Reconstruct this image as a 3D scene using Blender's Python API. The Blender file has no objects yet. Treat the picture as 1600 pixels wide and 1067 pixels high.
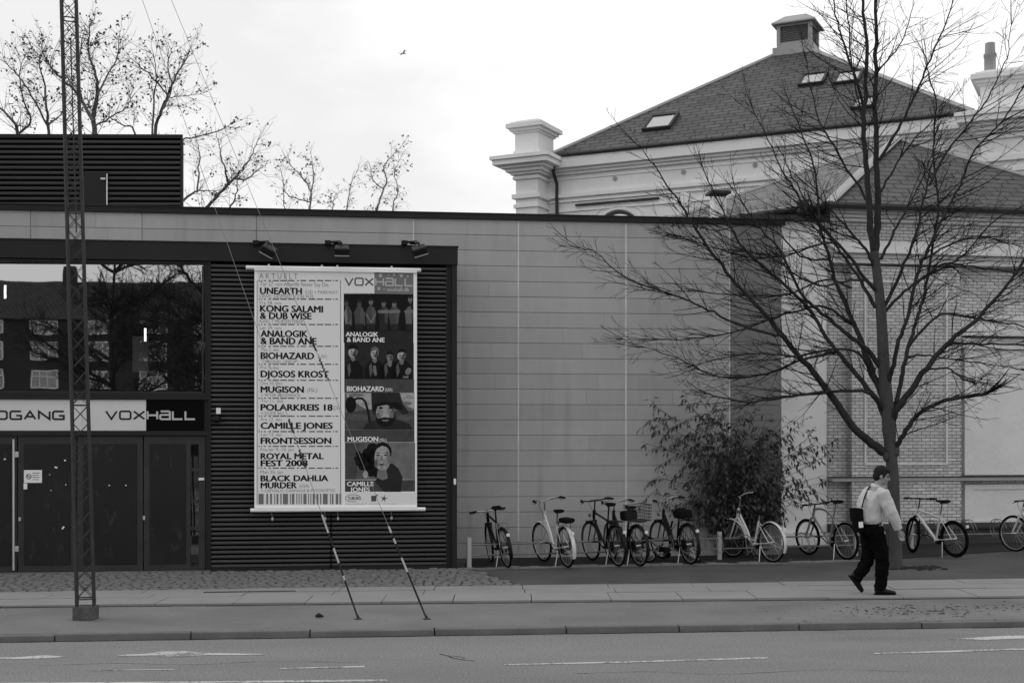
import bpy, bmesh, math, random
from mathutils import Vector, Matrix

R = math.radians
scene = bpy.context.scene
C = scene.collection

# ------------------------------------------------------------------ camera, sky, sun, exposure
CAM_H, FPX, HZ, CX = 2.2, 2000.0, 680.0, 800.0
cd = bpy.data.cameras.new("camera"); cam = bpy.data.objects.new("camera", cd); C.objects.link(cam)
cam.location = (0, 0, CAM_H); cam.rotation_euler = (R(90), 0, 0)
cd.sensor_width = 36; cd.lens = 45.0; cd.shift_y = 0.0916; cd.clip_start = 0.1; cd.clip_end = 3000
scene.camera = cam

SUN_EL, SUN_AZ = 38.0, -70.0          # soft sun behind cloud, high on the left
world = bpy.data.worlds.new("World"); scene.world = world; world.use_nodes = True
nt = world.node_tree; nt.nodes.clear()
def wn(t, **k):
    n = nt.nodes.new(t)
    for a, b in k.items(): setattr(n, a, b)
    return n
sky = wn('ShaderNodeTexSky', sky_type='NISHITA', sun_disc=False, sun_elevation=R(SUN_EL), sun_rotation=R(SUN_AZ))
bw = wn('ShaderNodeRGBToBW'); tc = wn('ShaderNodeTexCoord')
mp = wn('ShaderNodeMapping'); mp.inputs['Scale'].default_value = (1, 1, 2.6); mp.inputs['Location'].default_value = (0.35, 0.1, 0.3)
nz = wn('ShaderNodeTexNoise'); nz.inputs['Scale'].default_value = 2.6; nz.inputs['Detail'].default_value = 5; nz.inputs['Roughness'].default_value = 0.5
mr = wn('ShaderNodeMapRange'); mr.inputs['From Min'].default_value = 0.36; mr.inputs['From Max'].default_value = 0.6
mr.inputs['To Min'].default_value = 7.1; mr.inputs['To Max'].default_value = 9.6
mx = wn('ShaderNodeMix', data_type='FLOAT'); mx.inputs[0].default_value = 0.9
bg = wn('ShaderNodeBackground'); bg.inputs['Strength'].default_value = 0.13
wo = wn('ShaderNodeOutputWorld')
L = nt.links.new
L(sky.outputs[0], bw.inputs[0]); L(tc.outputs['Generated'], mp.inputs[0]); L(mp.outputs[0], nz.inputs['Vector'])
L(nz.outputs['Fac'], mr.inputs['Value']); L(bw.outputs[0], mx.inputs[2]); L(mr.outputs[0], mx.inputs[3])
L(mx.outputs[0], bg.inputs['Color']); L(bg.outputs[0], wo.inputs[0])

sl = bpy.data.lights.new("sun", 'SUN'); sl.energy = 0.6; sl.angle = R(20); sl.color = (1, 0.995, 0.985)
so = bpy.data.objects.new("sun", sl); C.objects.link(so)
so.rotation_euler = (R(90 - SUN_EL), 0, R(-SUN_AZ + 180)); so.location = (-20, 0, 40)
scene.view_settings.view_transform = 'Standard'; scene.view_settings.look = 'None'
scene.view_settings.exposure = 0.0; scene.view_settings.gamma = 1.0

# ------------------------------------------------------------------ picture rays -> places
def ground(px, py, z=0.0):
    Y = (CAM_H - z) * FPX / (py - HZ)
    return Vector(((px - CX) / FPX * Y, Y, z))
def at(px, py, Y):
    return Vector(((px - CX) / FPX * Y, Y, CAM_H + (HZ - py) / FPX * Y))
ANG = math.atan(0.12)
U = Vector((math.cos(ANG), math.sin(ANG), 0)); N = Vector((math.sin(ANG), -math.cos(ANG), 0))
W0 = Vector((0, 22.98, 0))
PV = 1.66                              # the dark entrance bay stands this far in front of the hall wall
def fac(px, py, v):                    # point of the facade plane offset v -> (u, z)
    d = Vector(((px - CX) / FPX, 1, (HZ - py) / FPX))
    t = (v + W0.dot(N)) / (d.dot(N))
    p = d * t
    return ((p - W0).dot(U), p.z + CAM_H)
def fpt(px, py, v):                    # the same as a point in the hall's own frame
    u, z = fac(px, py, v); return Vector((u, -v, z))
def fworld(u, v, z=0.0):
    p = W0 + U * u + N * v; return Vector((p.x, p.y, z))

# ------------------------------------------------------------------ materials
MATS = {}
def nodes_of(name, rough, metal=0.0, spec=0.3):
    m = bpy.data.materials.new(name); m.use_nodes = True
    t = m.node_tree; b = t.nodes['Principled BSDF']
    b.inputs['Roughness'].default_value = rough; b.inputs['Metallic'].default_value = metal
    b.inputs['Specular IOR Level'].default_value = spec
    return m, t, b
def nn(t, kind, **k):
    n = t.nodes.new(kind)
    for a, v in k.items():
        if a in n.inputs: n.inputs[a].default_value = v
        else: setattr(n, a, v)
    return n
def mth(t, op, a, b=None, c=None, clamp=False):
    n = t.nodes.new('ShaderNodeMath'); n.operation = op; n.use_clamp = clamp
    for i, x in enumerate((a, b, c)):
        if x is None: continue
        if isinstance(x, (int, float)): n.inputs[i].default_value = x
        else: t.links.new(x, n.inputs[i])
    return n.outputs[0]
def noise(t, scale, detail=4, stretch=(1, 1, 1), coord='Object', rough=0.55):
    c = t.nodes.new('ShaderNodeTexCoord'); m = t.nodes.new('ShaderNodeMapping'); m.inputs['Scale'].default_value = stretch
    n = nn(t, 'ShaderNodeTexNoise', Scale=scale, Detail=detail, Roughness=rough)
    t.links.new(c.outputs[coord], m.inputs[0]); t.links.new(m.outputs[0], n.inputs['Vector'])
    return n.outputs['Fac']
def grey(t, b, val):
    c = t.nodes.new('ShaderNodeCombineColor')
    for i in range(3): t.links.new(val, c.inputs[i])
    t.links.new(c.outputs[0], b.inputs['Base Color'])
def bump(t, b, h, strength, dist=0.02):
    n = nn(t, 'ShaderNodeBump', Strength=strength, Distance=dist)
    t.links.new(h, n.inputs['Height']); t.links.new(n.outputs[0], b.inputs['Normal'])
def centred(t, fac, amp):              # noise 0..1 -> 1 +- amp
    return mth(t, 'ADD', mth(t, 'MULTIPLY', mth(t, 'SUBTRACT', fac, 0.5), amp * 4), 1.0)
def mat(name, g, rough=0.8, var=0.12, scale=3.0, bmp=0.0, bscale=40.0, metal=0.0, spec=0.3, stretch=(1, 1, 1), fine=0.0, fscale=60.0, dist=0.02):
    m, t, b = nodes_of(name, rough, metal, spec)
    v = None
    if var:
        v = centred(t, noise(t, scale, 5, stretch), var)
        if fine: v = mth(t, 'MULTIPLY', v, centred(t, noise(t, fscale, 3), fine))
        v = mth(t, 'MAXIMUM', mth(t, 'MULTIPLY', v, g), g * 0.15)
        grey(t, b, v)
    else: b.inputs['Base Color'].default_value = (g, g, g, 1)
    if bmp: bump(t, b, noise(t, bscale, 5, stretch), bmp, dist)
    MATS[name] = m; return m
def flat(name, g, rough=0.7, spec=0.2):
    return mat(name, g, rough, 0, spec=spec)
def emit(name, g, s):
    m = bpy.data.materials.new(name); m.use_nodes = True; t = m.node_tree; b = t.nodes['Principled BSDF']
    b.inputs['Base Color'].default_value = (g, g, g, 1); b.inputs['Emission Color'].default_value = (1, 1, 1, 1); b.inputs['Emission Strength'].default_value = s
    MATS[name] = m; return m
def brickmat(name, g1, g2, mortar, w, h, gap, rough=0.85, off=0.5, bmp=0.4, var=0.12, vscale=1.2, spec=0.25, squash=1.0):
    m, t, b = nodes_of(name, rough, 0, spec)
    c = t.nodes.new('ShaderNodeTexCoord')
    k = nn(t, 'ShaderNodeTexBrick', Scale=1.0); k.offset = off; k.squash = squash
    k.inputs['Brick Width'].default_value = w; k.inputs['Row Height'].default_value = h; k.inputs['Mortar Size'].default_value = gap
    k.inputs['Mortar Smooth'].default_value = 0.25; k.inputs['Bias'].default_value = 0.0
    for i, g in (('Color1', g1), ('Color2', g2), ('Mortar', mortar)): k.inputs[i].default_value = (g, g, g, 1)
    t.links.new(c.outputs['UV'], k.inputs['Vector'])
    s = t.nodes.new('ShaderNodeSeparateColor'); t.links.new(k.outputs['Color'], s.inputs[0])
    v = mth(t, 'MULTIPLY', s.outputs[0], centred(t, noise(t, vscale, 5), var))
    v = mth(t, 'MULTIPLY', v, centred(t, noise(t, 14, 3), var))
    grey(t, b, v)
    bump(t, b, mth(t, 'ADD', mth(t, 'MULTIPLY', k.outputs['Fac'], -1.0), mth(t, 'MULTIPLY', noise(t, 50, 3), 0.25)), bmp, 0.012)
    MATS[name] = m; return m

# ------------------------------------------------------------------ mesh builder
def catmull(pts, sub):
    pts = [Vector(p) for p in pts]
    if len(pts) < 3 or sub < 2: return pts
    out = []
    P = [pts[0] * 2 - pts[1]] + pts + [pts[-1] * 2 - pts[-2]]
    for i in range(1, len(P) - 2):
        for s in range(sub):
            q = s / sub; a, b, c, d = P[i - 1], P[i], P[i + 1], P[i + 2]
            out.append(0.5 * ((2 * b) + (c - a) * q + (2 * a - 5 * b + 4 * c - d) * q * q + (3 * b - a - 3 * c + d) * q ** 3))
    out.append(pts[-1]); return out
class MB:
    def __init__(s): s.v = []; s.f = []; s.mi = []; s.cur = 0; s.M = None
    def add(s, vs, fs):
        o = len(s.v)
        for p in vs:
            p = Vector(p); s.v.append(s.M @ p if s.M else p)
        for f in fs: s.f.append([i + o for i in f]); s.mi.append(s.cur)
        return s
    def box(s, lo, hi):
        (a, b, c), (d, e, f) = lo, hi
        a, d = min(a, d), max(a, d); b, e = min(b, e), max(b, e); c, f = min(c, f), max(c, f)
        return s.add([(a, b, c), (d, b, c), (d, e, c), (a, e, c), (a, b, f), (d, b, f), (d, e, f), (a, e, f)],
                     [(0, 3, 2, 1), (4, 5, 6, 7), (0, 1, 5, 4), (1, 2, 6, 5), (2, 3, 7, 6), (3, 0, 4, 7)])
    def bbox(s, lo, hi, r):            # box with chamfered edges
        bm = bmesh.new(); bmesh.ops.create_cube(bm, size=1)
        for v in bm.verts:
            v.co = Vector([(lo[i] + hi[i]) / 2 + v.co[i] * abs(hi[i] - lo[i]) for i in range(3)])
        bmesh.ops.bevel(bm, geom=bm.edges[:], offset=r, segments=2, affect='EDGES', profile=0.6)
        bm.verts.index_update()
        s.add([v.co.copy() for v in bm.verts], [[v.index for v in f.verts] for f in bm.faces]); bm.free(); return s
    def quad(s, a, b, c, d): return s.add([a, b, c, d], [(0, 1, 2, 3)])
    def poly(s, pts): return s.add(pts, [tuple(range(len(pts)))])
    def prism(s, pts, off):            # polygon pushed along off
        n = len(pts); off = Vector(off); P = [Vector(p) for p in pts]
        return s.add(P + [p + off for p in P], [tuple(range(n))[::-1], tuple(range(n, 2 * n))] + [(i, (i + 1) % n, n + (i + 1) % n, n + i) for i in range(n)])
    def tube(s, pts, rad, sides=6, closed=False, cap=True):
        pts = [Vector(p) for p in pts]; n = len(pts)
        if not isinstance(rad, list): rad = [rad] * n
        d0 = (pts[1] - pts[0]).normalized()
        ref = Vector((0, 0, 1)) if abs(d0.z) < 0.9 else Vector((1, 0, 0))
        nx = d0.cross(ref).normalized(); vs = []; pd = d0
        for i in range(n):
            if closed: d = (pts[(i + 1) % n] - pts[i - 1]).normalized()
            elif i == 0: d = d0
            elif i == n - 1: d = (pts[i] - pts[i - 1]).normalized()
            else: d = (pts[i + 1] - pts[i - 1]).normalized()
            if d.length < 1e-6: d = pd
            nx = (nx - d * nx.dot(d))
            nx = nx.normalized() if nx.length > 1e-6 else d.orthogonal().normalized()
            ny = d.cross(nx); pd = d; r = rad[i]
            rx, ry = r if hasattr(r, '__len__') else (r, r)
            for k in range(sides):
                a = 2 * math.pi * k / sides
                vs.append(pts[i] + nx * (rx * math.cos(a)) + ny * (ry * math.sin(a)))
        fs = []
        m = n if closed else n - 1
        for i in range(m):
            j = (i + 1) % n
            for k in range(sides):
                l = (k + 1) % sides
                fs.append((i * sides + k, i * sides + l, j * sides + l, j * sides + k))
        if cap and not closed and sides > 2:
            fs.append(tuple(range(sides))[::-1]); fs.append(tuple((n - 1) * sides + k for k in range(sides)))
        return s.add(vs, fs)
    def bar(s, a, b, r, sides=6): return s.tube([a, b], r, sides)
    def ball(s, c, r, seg=10, rings=6):
        c = Vector(c); r = r if hasattr(r, '__len__') else (r, r, r); vs = []; fs = []
        for i in range(rings + 1):
            th = math.pi * i / rings
            for k in range(seg):
                a = 2 * math.pi * k / seg
                vs.append(c + Vector((r[0] * math.sin(th) * math.cos(a), r[1] * math.sin(th) * math.sin(a), r[2] * math.cos(th))))
        for i in range(rings):
            for k in range(seg):
                l = (k + 1) % seg
                q = (i * seg + k, (i + 1) * seg + k, (i + 1) * seg + l, i * seg + l)
                fs.append(q)
        return s.add(vs, fs)
    def lathe(s, prof, c=(0, 0, 0), seg=16):
        c = Vector(c); vs = []; fs = []; n = len(prof)
        for r, z in prof:
            for k in range(seg):
                a = 2 * math.pi * k / seg; vs.append(c + Vector((r * math.cos(a), r * math.sin(a), z)))
        for i in range(n - 1):
            for k in range(seg):
                l = (k + 1) % seg; fs.append((i * seg + k, i * seg + l, (i + 1) * seg + l, (i + 1) * seg + k))
        fs.append(tuple(range(seg))[::-1]); fs.append(tuple((n - 1) * seg + k for k in range(seg)))
        return s.add(vs, fs)
    def build(s, name, m, parent=None, smooth=False, loc=None, uv=False, fix=True):
        me = bpy.data.meshes.new(name); me.from_pydata([tuple(p) for p in s.v], [], s.f)
        ms = m if isinstance(m, (list, tuple)) else [m]
        for q in ms: me.materials.append(MATS[q] if isinstance(q, str) else q)
        if len(ms) > 1: me.polygons.foreach_set('material_index', s.mi)
        if fix:
            bm = bmesh.new(); bm.from_mesh(me); bmesh.ops.recalc_face_normals(bm, faces=bm.faces[:]); bm.to_mesh(me); bm.free()
        if smooth:
            me.polygons.foreach_set('use_smooth', [True] * len(me.polygons))
            try: me.set_sharp_from_angle(angle=R(40))
            except Exception: pass
        if uv:
            lay = me.uv_layers.new(name='UV')
            for p in me.polygons:
                nrm = p.normal; t = Vector((0, 0, 1)).cross(nrm)
                t = t.normalized() if t.length > 1e-3 else Vector((1, 0, 0))
                b = nrm.cross(t)
                for li in p.loop_indices:
                    q = me.vertices[me.loops[li].vertex_index].co; lay.data[li].uv = (q.dot(t), q.dot(b))
        me.update()
        o = bpy.data.objects.new(name, me); C.objects.link(o)
        if parent: o.parent = parent
        if loc is not None: o.location = loc
        return o
def tag(o, label=None, cat=None, group=None, kind=None):
    if label: o['label'] = label
    if cat: o['category'] = cat
    if group: o['group'] = group
    if kind: o['kind'] = kind
    return o
def thing(name, label, cat, loc=(0, 0, 0), rz=0.0, group=None):
    o = bpy.data.objects.new(name, None); o.empty_display_size = 0.2; C.objects.link(o)
    o.location = loc; o.rotation_euler = (0, 0, rz)
    return tag(o, label, cat, group)
def struct(o): o['kind'] = 'structure'; return o

# ------------------------------------------------------------------ lettering
_vl = bpy.context.view_layer
def text_data(s, bold=0.0):
    cu = bpy.data.curves.new('t', 'FONT'); cu.body = s; cu.size = 1.0; cu.offset = bold; cu.resolution_u = 3; cu.fill_mode = 'FRONT'
    o = bpy.data.objects.new('t', cu); C.objects.link(o); _vl.update()
    me = bpy.data.meshes.new_from_object(o.evaluated_get(bpy.context.evaluated_depsgraph_get()))
    V = [v.co.copy() for v in me.vertices]; F = [list(p.vertices) for p in me.polygons]
    bpy.data.objects.remove(o); bpy.data.curves.remove(cu); bpy.data.meshes.remove(me)
    return V, F
def put_text(mb, s, u0, u1, z0, h, y, bold=0.0):
    V, F = text_data(s, 0.0)
    if not V: return
    x0 = min(v.x for v in V); x1 = max(v.x for v in V) + 2 * bold
    k = h / 0.70; kx = (u1 - u0) / (x1 - x0)
    for q, (dx, dz) in enumerate(((0, 0), (1, 0), (2, 0), (1, .5), (1, -.5)) if bold else ((0, 0),)):
        mb.add([(u0 + (v.x - x0 + dx * bold) * kx, y - q * .00015, z0 + (v.y + dz * bold) * k) for v in V], F)
def put_text_single(mb, s, u0, u1, z0, h, y, bold=0.0):   # text on a plane y = const, fitted from u0 to u1, cap height h
    V, F = text_data(s, bold)
    if not V: return
    x0 = min(v.x for v in V); x1 = max(v.x for v in V)
    k = h / 0.70; kx = (u1 - u0) / (x1 - x0) if u1 is not None else k
    mb.add([(u0 + (v.x - x0) * kx, y, z0 + v.y * k) for v in V], F)
def ribbon(mb, pts, w, closed=False):              # flat mitred stroke in the x-z plane; pts = (x, y, z)
    P = [Vector(p) for p in pts]; n = len(P); Lf = []; Rt = []
    for i in range(n):
        a = P[i - 1] if (i > 0 or closed) else None; c = P[(i + 1) % n] if (i < n - 1 or closed) else None
        d1 = (P[i] - a).normalized() if a is not None else None
        d2 = (c - P[i]).normalized() if c is not None else None
        d1 = d1 or d2; d2 = d2 or d1
        n1 = Vector((-d1.z, 0, d1.x)); n2 = Vector((-d2.z, 0, d2.x)); m = (n1 + n2)
        m = m.normalized() if m.length > 1e-4 else n1
        k = w / 2 / max(0.45, m.dot(n1))
        Lf.append(P[i] + m * k); Rt.append(P[i] - m * k)
    fs = [(i, (i + 1) % n, n + (i + 1) % n, n + i) for i in range(n if closed else n - 1)]
    mb.add(Lf + Rt, fs)
GLY = {'V': [([(0, 1), (.5, 0), (1, 1)], 0)], 'O': [([(.0, .15), (.0, .85), (.12, 1), (.88, 1), (1, .85), (1, .15), (.88, 0), (.12, 0)], 1)],
       'X': [([(0, 1), (1, 0)], 0), ([(0, 0), (1, 1)], 0)], 'H': [([(0, 1), (0, 0)], 0), ([(1, 1), (1, 0)], 0), ([(0, .5), (1, .5)], 0)],
       'a': [([(0.05, 1), (.9, 1), (1, .88), (1, 0), (.1, 0), (0, .1), (0, .45), (.1, .55), (.95, .55)], 0)], 'L': [([(0, 1), (0, 0), (1, 0)], 0)],
       'I': [([(.5, 1), (.5, 0)], 0)], 'N': [([(0, 0), (0, 1), (1, 0), (1, 1)], 0)], 'D': [([(0, 0), (0, 1), (.85, 1), (1, .85), (1, .15), (.85, 0)], 1)],
       'G': [([(1, 1), (.12, 1), (0, .85), (0, .15), (.12, 0), (1, 0), (1, .45), (.55, .45)], 0)], 'A': [([(0, 0), (.5, 1), (1, 0)], 0), ([(.25, .32), (.75, .32)], 0)]}
def logo(mb, word, u0, u1, z0, z1, y, gap=0.28, stroke=0.2):
    n = len(word); cw = (u1 - u0) / (n + (n - 1) * gap); h = z1 - z0; w = stroke * h; k = 0
    for i, ch in enumerate(word):
        x = u0 + i * cw * (1 + gap)
        for st, cl in GLY[ch]:
            ribbon(mb, [(x + w / 2 + a * (cw - w), y - 0.0006 * k, z0 + w / 2 + b * (h - w)) for a, b in st], w, bool(cl)); k += 1
# ------------------------------------------------------------------ materials list
m_, t_, b_ = nodes_of('asphalt_road', 0.92, 0, .15)
g_ = mth(t_, 'MULTIPLY', centred(t_, noise(t_, .35, 4, (.25, 1, 1)), .12), centred(t_, noise(t_, 1.6, 5, (.5, 1, 1)), .08))
g_ = mth(t_, 'MULTIPLY', g_, centred(t_, noise(t_, 42, 3), .38))
g_ = mth(t_, 'SUBTRACT', g_, mth(t_, 'MULTIPLY', mth(t_, 'MULTIPLY', mth(t_, 'SUBTRACT', noise(t_, .8, 5, (.3, 1, 1)), .57), 6.0, clamp=True), .22))
grey(t_, b_, mth(t_, 'MAXIMUM', mth(t_, 'MULTIPLY', g_, .19), .05)); bump(t_, b_, noise(t_, 70, 4), .5, .01); MATS['asphalt_road'] = m_
mat('asphalt_path', 0.155, 0.9, 0.22, 0.8, 0.4, 60, fine=0.22, fscale=35, dist=0.01)
mat('granite', 0.24, 0.8, 0.12, 1.3, 0.3, 80, fine=0.10, fscale=70, dist=0.004)
mat('kerb_stone', 0.13, 0.85, 0.18, 2.0, 0.4, 60, fine=0.12, fscale=50, dist=0.006)
mat('cobble', 0.15, 0.8, 0.2, 5.0, 0.4, 50, fine=0.1, dist=0.01)
mat('grout', 0.05, 0.95, 0.2, 8, 0.4, 60)
mat('dirt', 0.078, 0.95, 0.3, 0.9, 0.6, 30, fine=0.14, fscale=22, dist=0.03)
mat('dark_soil', 0.022, 0.95, 0.25, 2.5, 0.8, 22, fine=0.15, fscale=30, dist=0.04)
mat('edging', 0.2, 0.9, 0.25, 2.5, 0.4, 40, stretch=(0.5, 1, 1))
m_, t_, b_ = nodes_of('road_paint', 0.75, 0, .2)
wear = mth(t_, 'MULTIPLY', mth(t_, 'SUBTRACT', mth(t_, 'ADD', mth(t_, 'MULTIPLY', noise(t_, 38, 4), .7), mth(t_, 'MULTIPLY', noise(t_, 2.2, 3), .5)), .53), 14.0, clamp=True)
grey(t_, b_, mth(t_, 'ADD', mth(t_, 'MULTIPLY', wear, .30), .17)); MATS['road_paint'] = m_
mat('far_ground', 0.12, 0.95, 0.12, 0.05)
mat('litter_leaf', 0.16, 0.8, 0.4, 40)

ZR = -0.07
def lineY(a, b, x):                     # Y of the straight ground line through a and b at X = x
    return a.y + (b.y - a.y) * (x - a.x) / (b.x - a.x)
KERB = (ground(0, 1003, ZR), ground(1600, 979, ZR))
STEP = (ground(0, 949), ground(1600, 934))
SLABB = (ground(0, 927), ground(1600, 906))
XL, XR = -60.0, 60.0
def strip(A, B, da=0.0, db=0.0, z=0.0, z0=-0.2):
    m = MB(); n = 24
    for i in range(n):
        x0 = XL + (XR - XL) * i / n; x1 = XL + (XR - XL) * (i + 1) / n
        m.quad((x0, lineY(*A, x0) + da, z), (x1, lineY(*A, x1) + da, z), (x1, lineY(*B, x1) + db, z), (x0, lineY(*B, x0) + db, z))
    return m
struct(MB().quad((-900, -900, -0.12), (900, -900, -0.12), (900, 900, -0.12), (-900, 900, -0.12)).build('ground', 'far_ground'))
m = MB(); n = 20
for i in range(n):
    x0 = XL + (XR - XL) * i / n; x1 = XL + (XR - XL) * (i + 1) / n
    m.quad((x0, 4.0, ZR), (x1, 4.0, ZR), (x1, lineY(*KERB, x1), ZR), (x0, lineY(*KERB, x0), ZR))
struct(m.build('road', 'asphalt_road'))
struct(MB().box((-60, -9, -0.11), (60, 4.0, 0.03)).build('pavement_opposite', 'granite'))
struct(strip(KERB, STEP, 0.13, 0.0, 0.0).build('cycle_path', 'asphalt_path'))
# kerb stones, each a chamfered length of granite
def along(A, B):
    d = (B - A); d.z = 0; return d.normalized()
rng = random.Random(5)
kd = along(*KERB); kn = Vector((-kd.y, kd.x, 0))
m = MB(); s = -45.0; k0 = KERB[0].copy(); k0.z = 0
while s < 45:
    ln = rng.uniform(1.3, 1.55); a = k0 + kd * s; dz = rng.uniform(-0.006, 0.006); dy = rng.uniform(-0.006, 0.006)
    m.M = Matrix.Translation(a + kn * dy) @ Matrix.Rotation(math.atan2(kd.y, kd.x), 4, 'Z')
    m.bbox((0.006, 0, -0.2), (ln - 0.006, 0.135, 0.004 + dz), 0.014); s += ln
struct(m.build('kerb', 'kerb_stone', smooth=False))
# paving slabs in rows
sd = along(*STEP); ang = math.atan2(sd.y, sd.x)
m = MB(); a0 = STEP[0].copy()
for x in range(-40, 42):
    pass
rows = [(0.02, 0.46, 1.05), (0.475, 0.66, 0.62)]
def slabrow(m, A, B, f0, f1, ln, zt):
    x = -26.0; r = random.Random(int(f0 * 1000))
    while x < 26:
        x1 = x + ln * r.uniform(0.92, 1.08)
        def pt(xx, f): 
            ya, yb = lineY(*A, xx), lineY(*B, xx); return ya + (yb - ya) * f
        g = 0.006; z = zt + r.uniform(-0.005, 0.005)
        q = [(x + g, pt(x, f0)), (x1 - g, pt(x1, f0)), (x1 - g, pt(x1, f1)), (x + g, pt(x, f1))]
        m.add([(a, b, -0.05) for a, b in q] + [(a, b, z) for a, b in q],
              [(4, 5, 6, 7), (0, 1, 5, 4), (1, 2, 6, 5), (2, 3, 7, 6), (3, 0, 4, 7)])
        x = x1
slabrow(m, STEP, SLABB, 0.02, 0.44, 0.98, 0.028)
slabrow(m, STEP, SLABB, 0.452, 0.72, 1.3, 0.028)
slabrow(m, STEP, SLABB, 0.73, 0.99, 1.3, 0.026)
struct(m.build('paving_slabs', 'granite'))
struct(strip(STEP, SLABB, 0.0, 0.0, -0.004).build('paving_bed', 'grout'))
# dirt ground from the slabs back past the buildings
m = MB(); n = 40
for i in range(n):
    x0 = XL + (XR - XL) * i / n; x1 = XL + (XR - XL) * (i + 1) / n
    m.quad((x0, lineY(*SLABB, x0), 0), (x1, lineY(*SLABB, x1), 0), (x1, 70, 0), (x0, 70, 0))
struct(m.build('dirt_ground', 'dirt'))
# cobbled apron: left part, ends on a slanting edge by the wall corner
tipA, tipB = ground(838, 921), ground(738, 889)
struct(MB().add([(-14, lineY(*SLABB, -14), 0.004), (tipA.x, tipA.y, 0.004), (tipB.x, tipB.y, 0.004), (tipB.x - 0.4, tipB.y + 0.06, 0.004), (-14, 19.9, 0.004)], [(0, 1, 2, 3, 4)]).build('cobble_bed', 'grout'))
m = MB(); rng = random.Random(11)
rowd = 0.125; j = 0
for j in range(24):
    off = rng.uniform(0, .1); x = -10.2 + off
    while x < 0.8:
        w = rng.uniform(0.10, 0.19)
        y = lineY(*SLABB, x) + 0.07 + j * rowd + 0.03 * math.sin(x * 1.7) + rng.uniform(-0.012, 0.012)
        q = fworld(0, PV); yb = q.y + (x + w - q.x) * 0.12 - 0.07
        lim = tipA.x + (tipB.x - tipA.x) * (y - tipA.y) / (tipB.y - tipA.y)
        if y + rowd < yb + 0.05 and x + w < lim:
            h = 0.022 + rng.uniform(-0.007, 0.011); a = rng.uniform(-0.12, 0.12); ht = 0.047 + rng.uniform(-0.004, 0.004)
            m.M = Matrix.Translation((x + w / 2, y, 0)) @ Matrix.Rotation(a, 4, 'Z')
            W = w / 2 - 0.007; i1 = 0.55
            lo = [(-W, -ht), (W, -ht), (W, ht), (-W, ht)]; r = [(rng.uniform(.85, 1.0)) for _ in range(4)]
            m.add([(a * b, c * b, 0) for (a, c), b in zip(lo, r)] + [(a * b * .93, c * b * .92, h * .72) for (a, c), b in zip(lo, r)] + [(a * i1, c * i1, h + rng.uniform(-.003, .003)) for a, c in lo],
                  [(0, 1, 5, 4), (1, 2, 6, 5), (2, 3, 7, 6), (3, 0, 4, 7), (4, 5, 9, 8), (5, 6, 10, 9), (6, 7, 11, 10), (7, 4, 8, 11), (8, 9, 10, 11)])
        x += w
struct(m.build('cobbles', 'cobble', smooth=False))
# black grime line at the kerb foot, open joint behind the path, slot drain by the cobbles
mat('grime', 0.02, 0.95, 0.3, 4)
m = MB(); rng = random.Random(31); x = -40.0
while x < 40:
    x1 = x + rng.uniform(.25, .5); w0, w1 = rng.uniform(.012, .05), rng.uniform(.012, .05)
    m.quad((x, lineY(*KERB, x) - w0, ZR + .003), (x1, lineY(*KERB, x1) - w1, ZR + .003), (x1, lineY(*KERB, x1) + .02, ZR + .003), (x, lineY(*KERB, x) + .02, ZR + .003)); x = x1
x = -40.0
while x < 40:
    x1 = x + rng.uniform(.3, .6); w0, w1 = rng.uniform(.01, .045), rng.uniform(.01, .045)
    m.quad((x, lineY(*STEP, x) - w0, .004), (x1, lineY(*STEP, x1) - w1, .004), (x1, lineY(*STEP, x1) + .03, .004), (x, lineY(*STEP, x) + .03, .004)); x = x1
struct(m.build('grime_line', 'grime'))
a, b = ground(318, 928.2), ground(462, 926.2); d = (b - a); n2 = Vector((-d.y, d.x, 0)).normalized() * .035
m = MB(); m.prism([a - n2, b - n2, b + n2, a + n2], (0, 0, .034)); D_ = thing('slot_drain', 'long black slot drain between the cobbles and the paving slabs', 'drain', (0, 0, 0)); m.build('slot', 'grime', D_)
m = MB()
for i in range(24): q = a.lerp(b, (i + .5) / 24); m.box((q.x - .008, q.y - .03, .034), (q.x + .008, q.y + .03, .038))
m.build('grating', 'kerb_stone', D_)
mat('crumb', 0.05, .95, .3, 30)
# loose soil crumbs trodden over the path on the right
m = MB(); rng = random.Random(19)
for i in range(260):
    c_ = rng.choice([(1340, 951), (1365, 955), (1400, 950), (1430, 957), (1450, 953), (1490, 960), (1530, 948), (1580, 947)]); px = c_[0] + rng.gauss(0, 26); py = c_[1] + rng.gauss(0, 3)
    if py < 938 or py > 976 or px > 1650: continue
    p = ground(px, py); r = abs(rng.gauss(0, .011)) + .003; k = 7; a0 = rng.uniform(0, 6)
    m.add([(p.x, p.y, .004 + r * .35)] + [(p.x + r * rng.uniform(.6, 1.8) * math.cos(a0 + j * 6.283 / k), p.y + r * rng.uniform(.5, 1.2) * math.sin(a0 + j * 6.283 / k), .002) for j in range(k)], [(0, 1 + j, 1 + (j + 1) % k) for j in range(k)])
tag(m.build('soil_crumbs', 'crumb'), 'dark loose soil trodden over the asphalt path at lower right', 'soil', kind='stuff')
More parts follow.
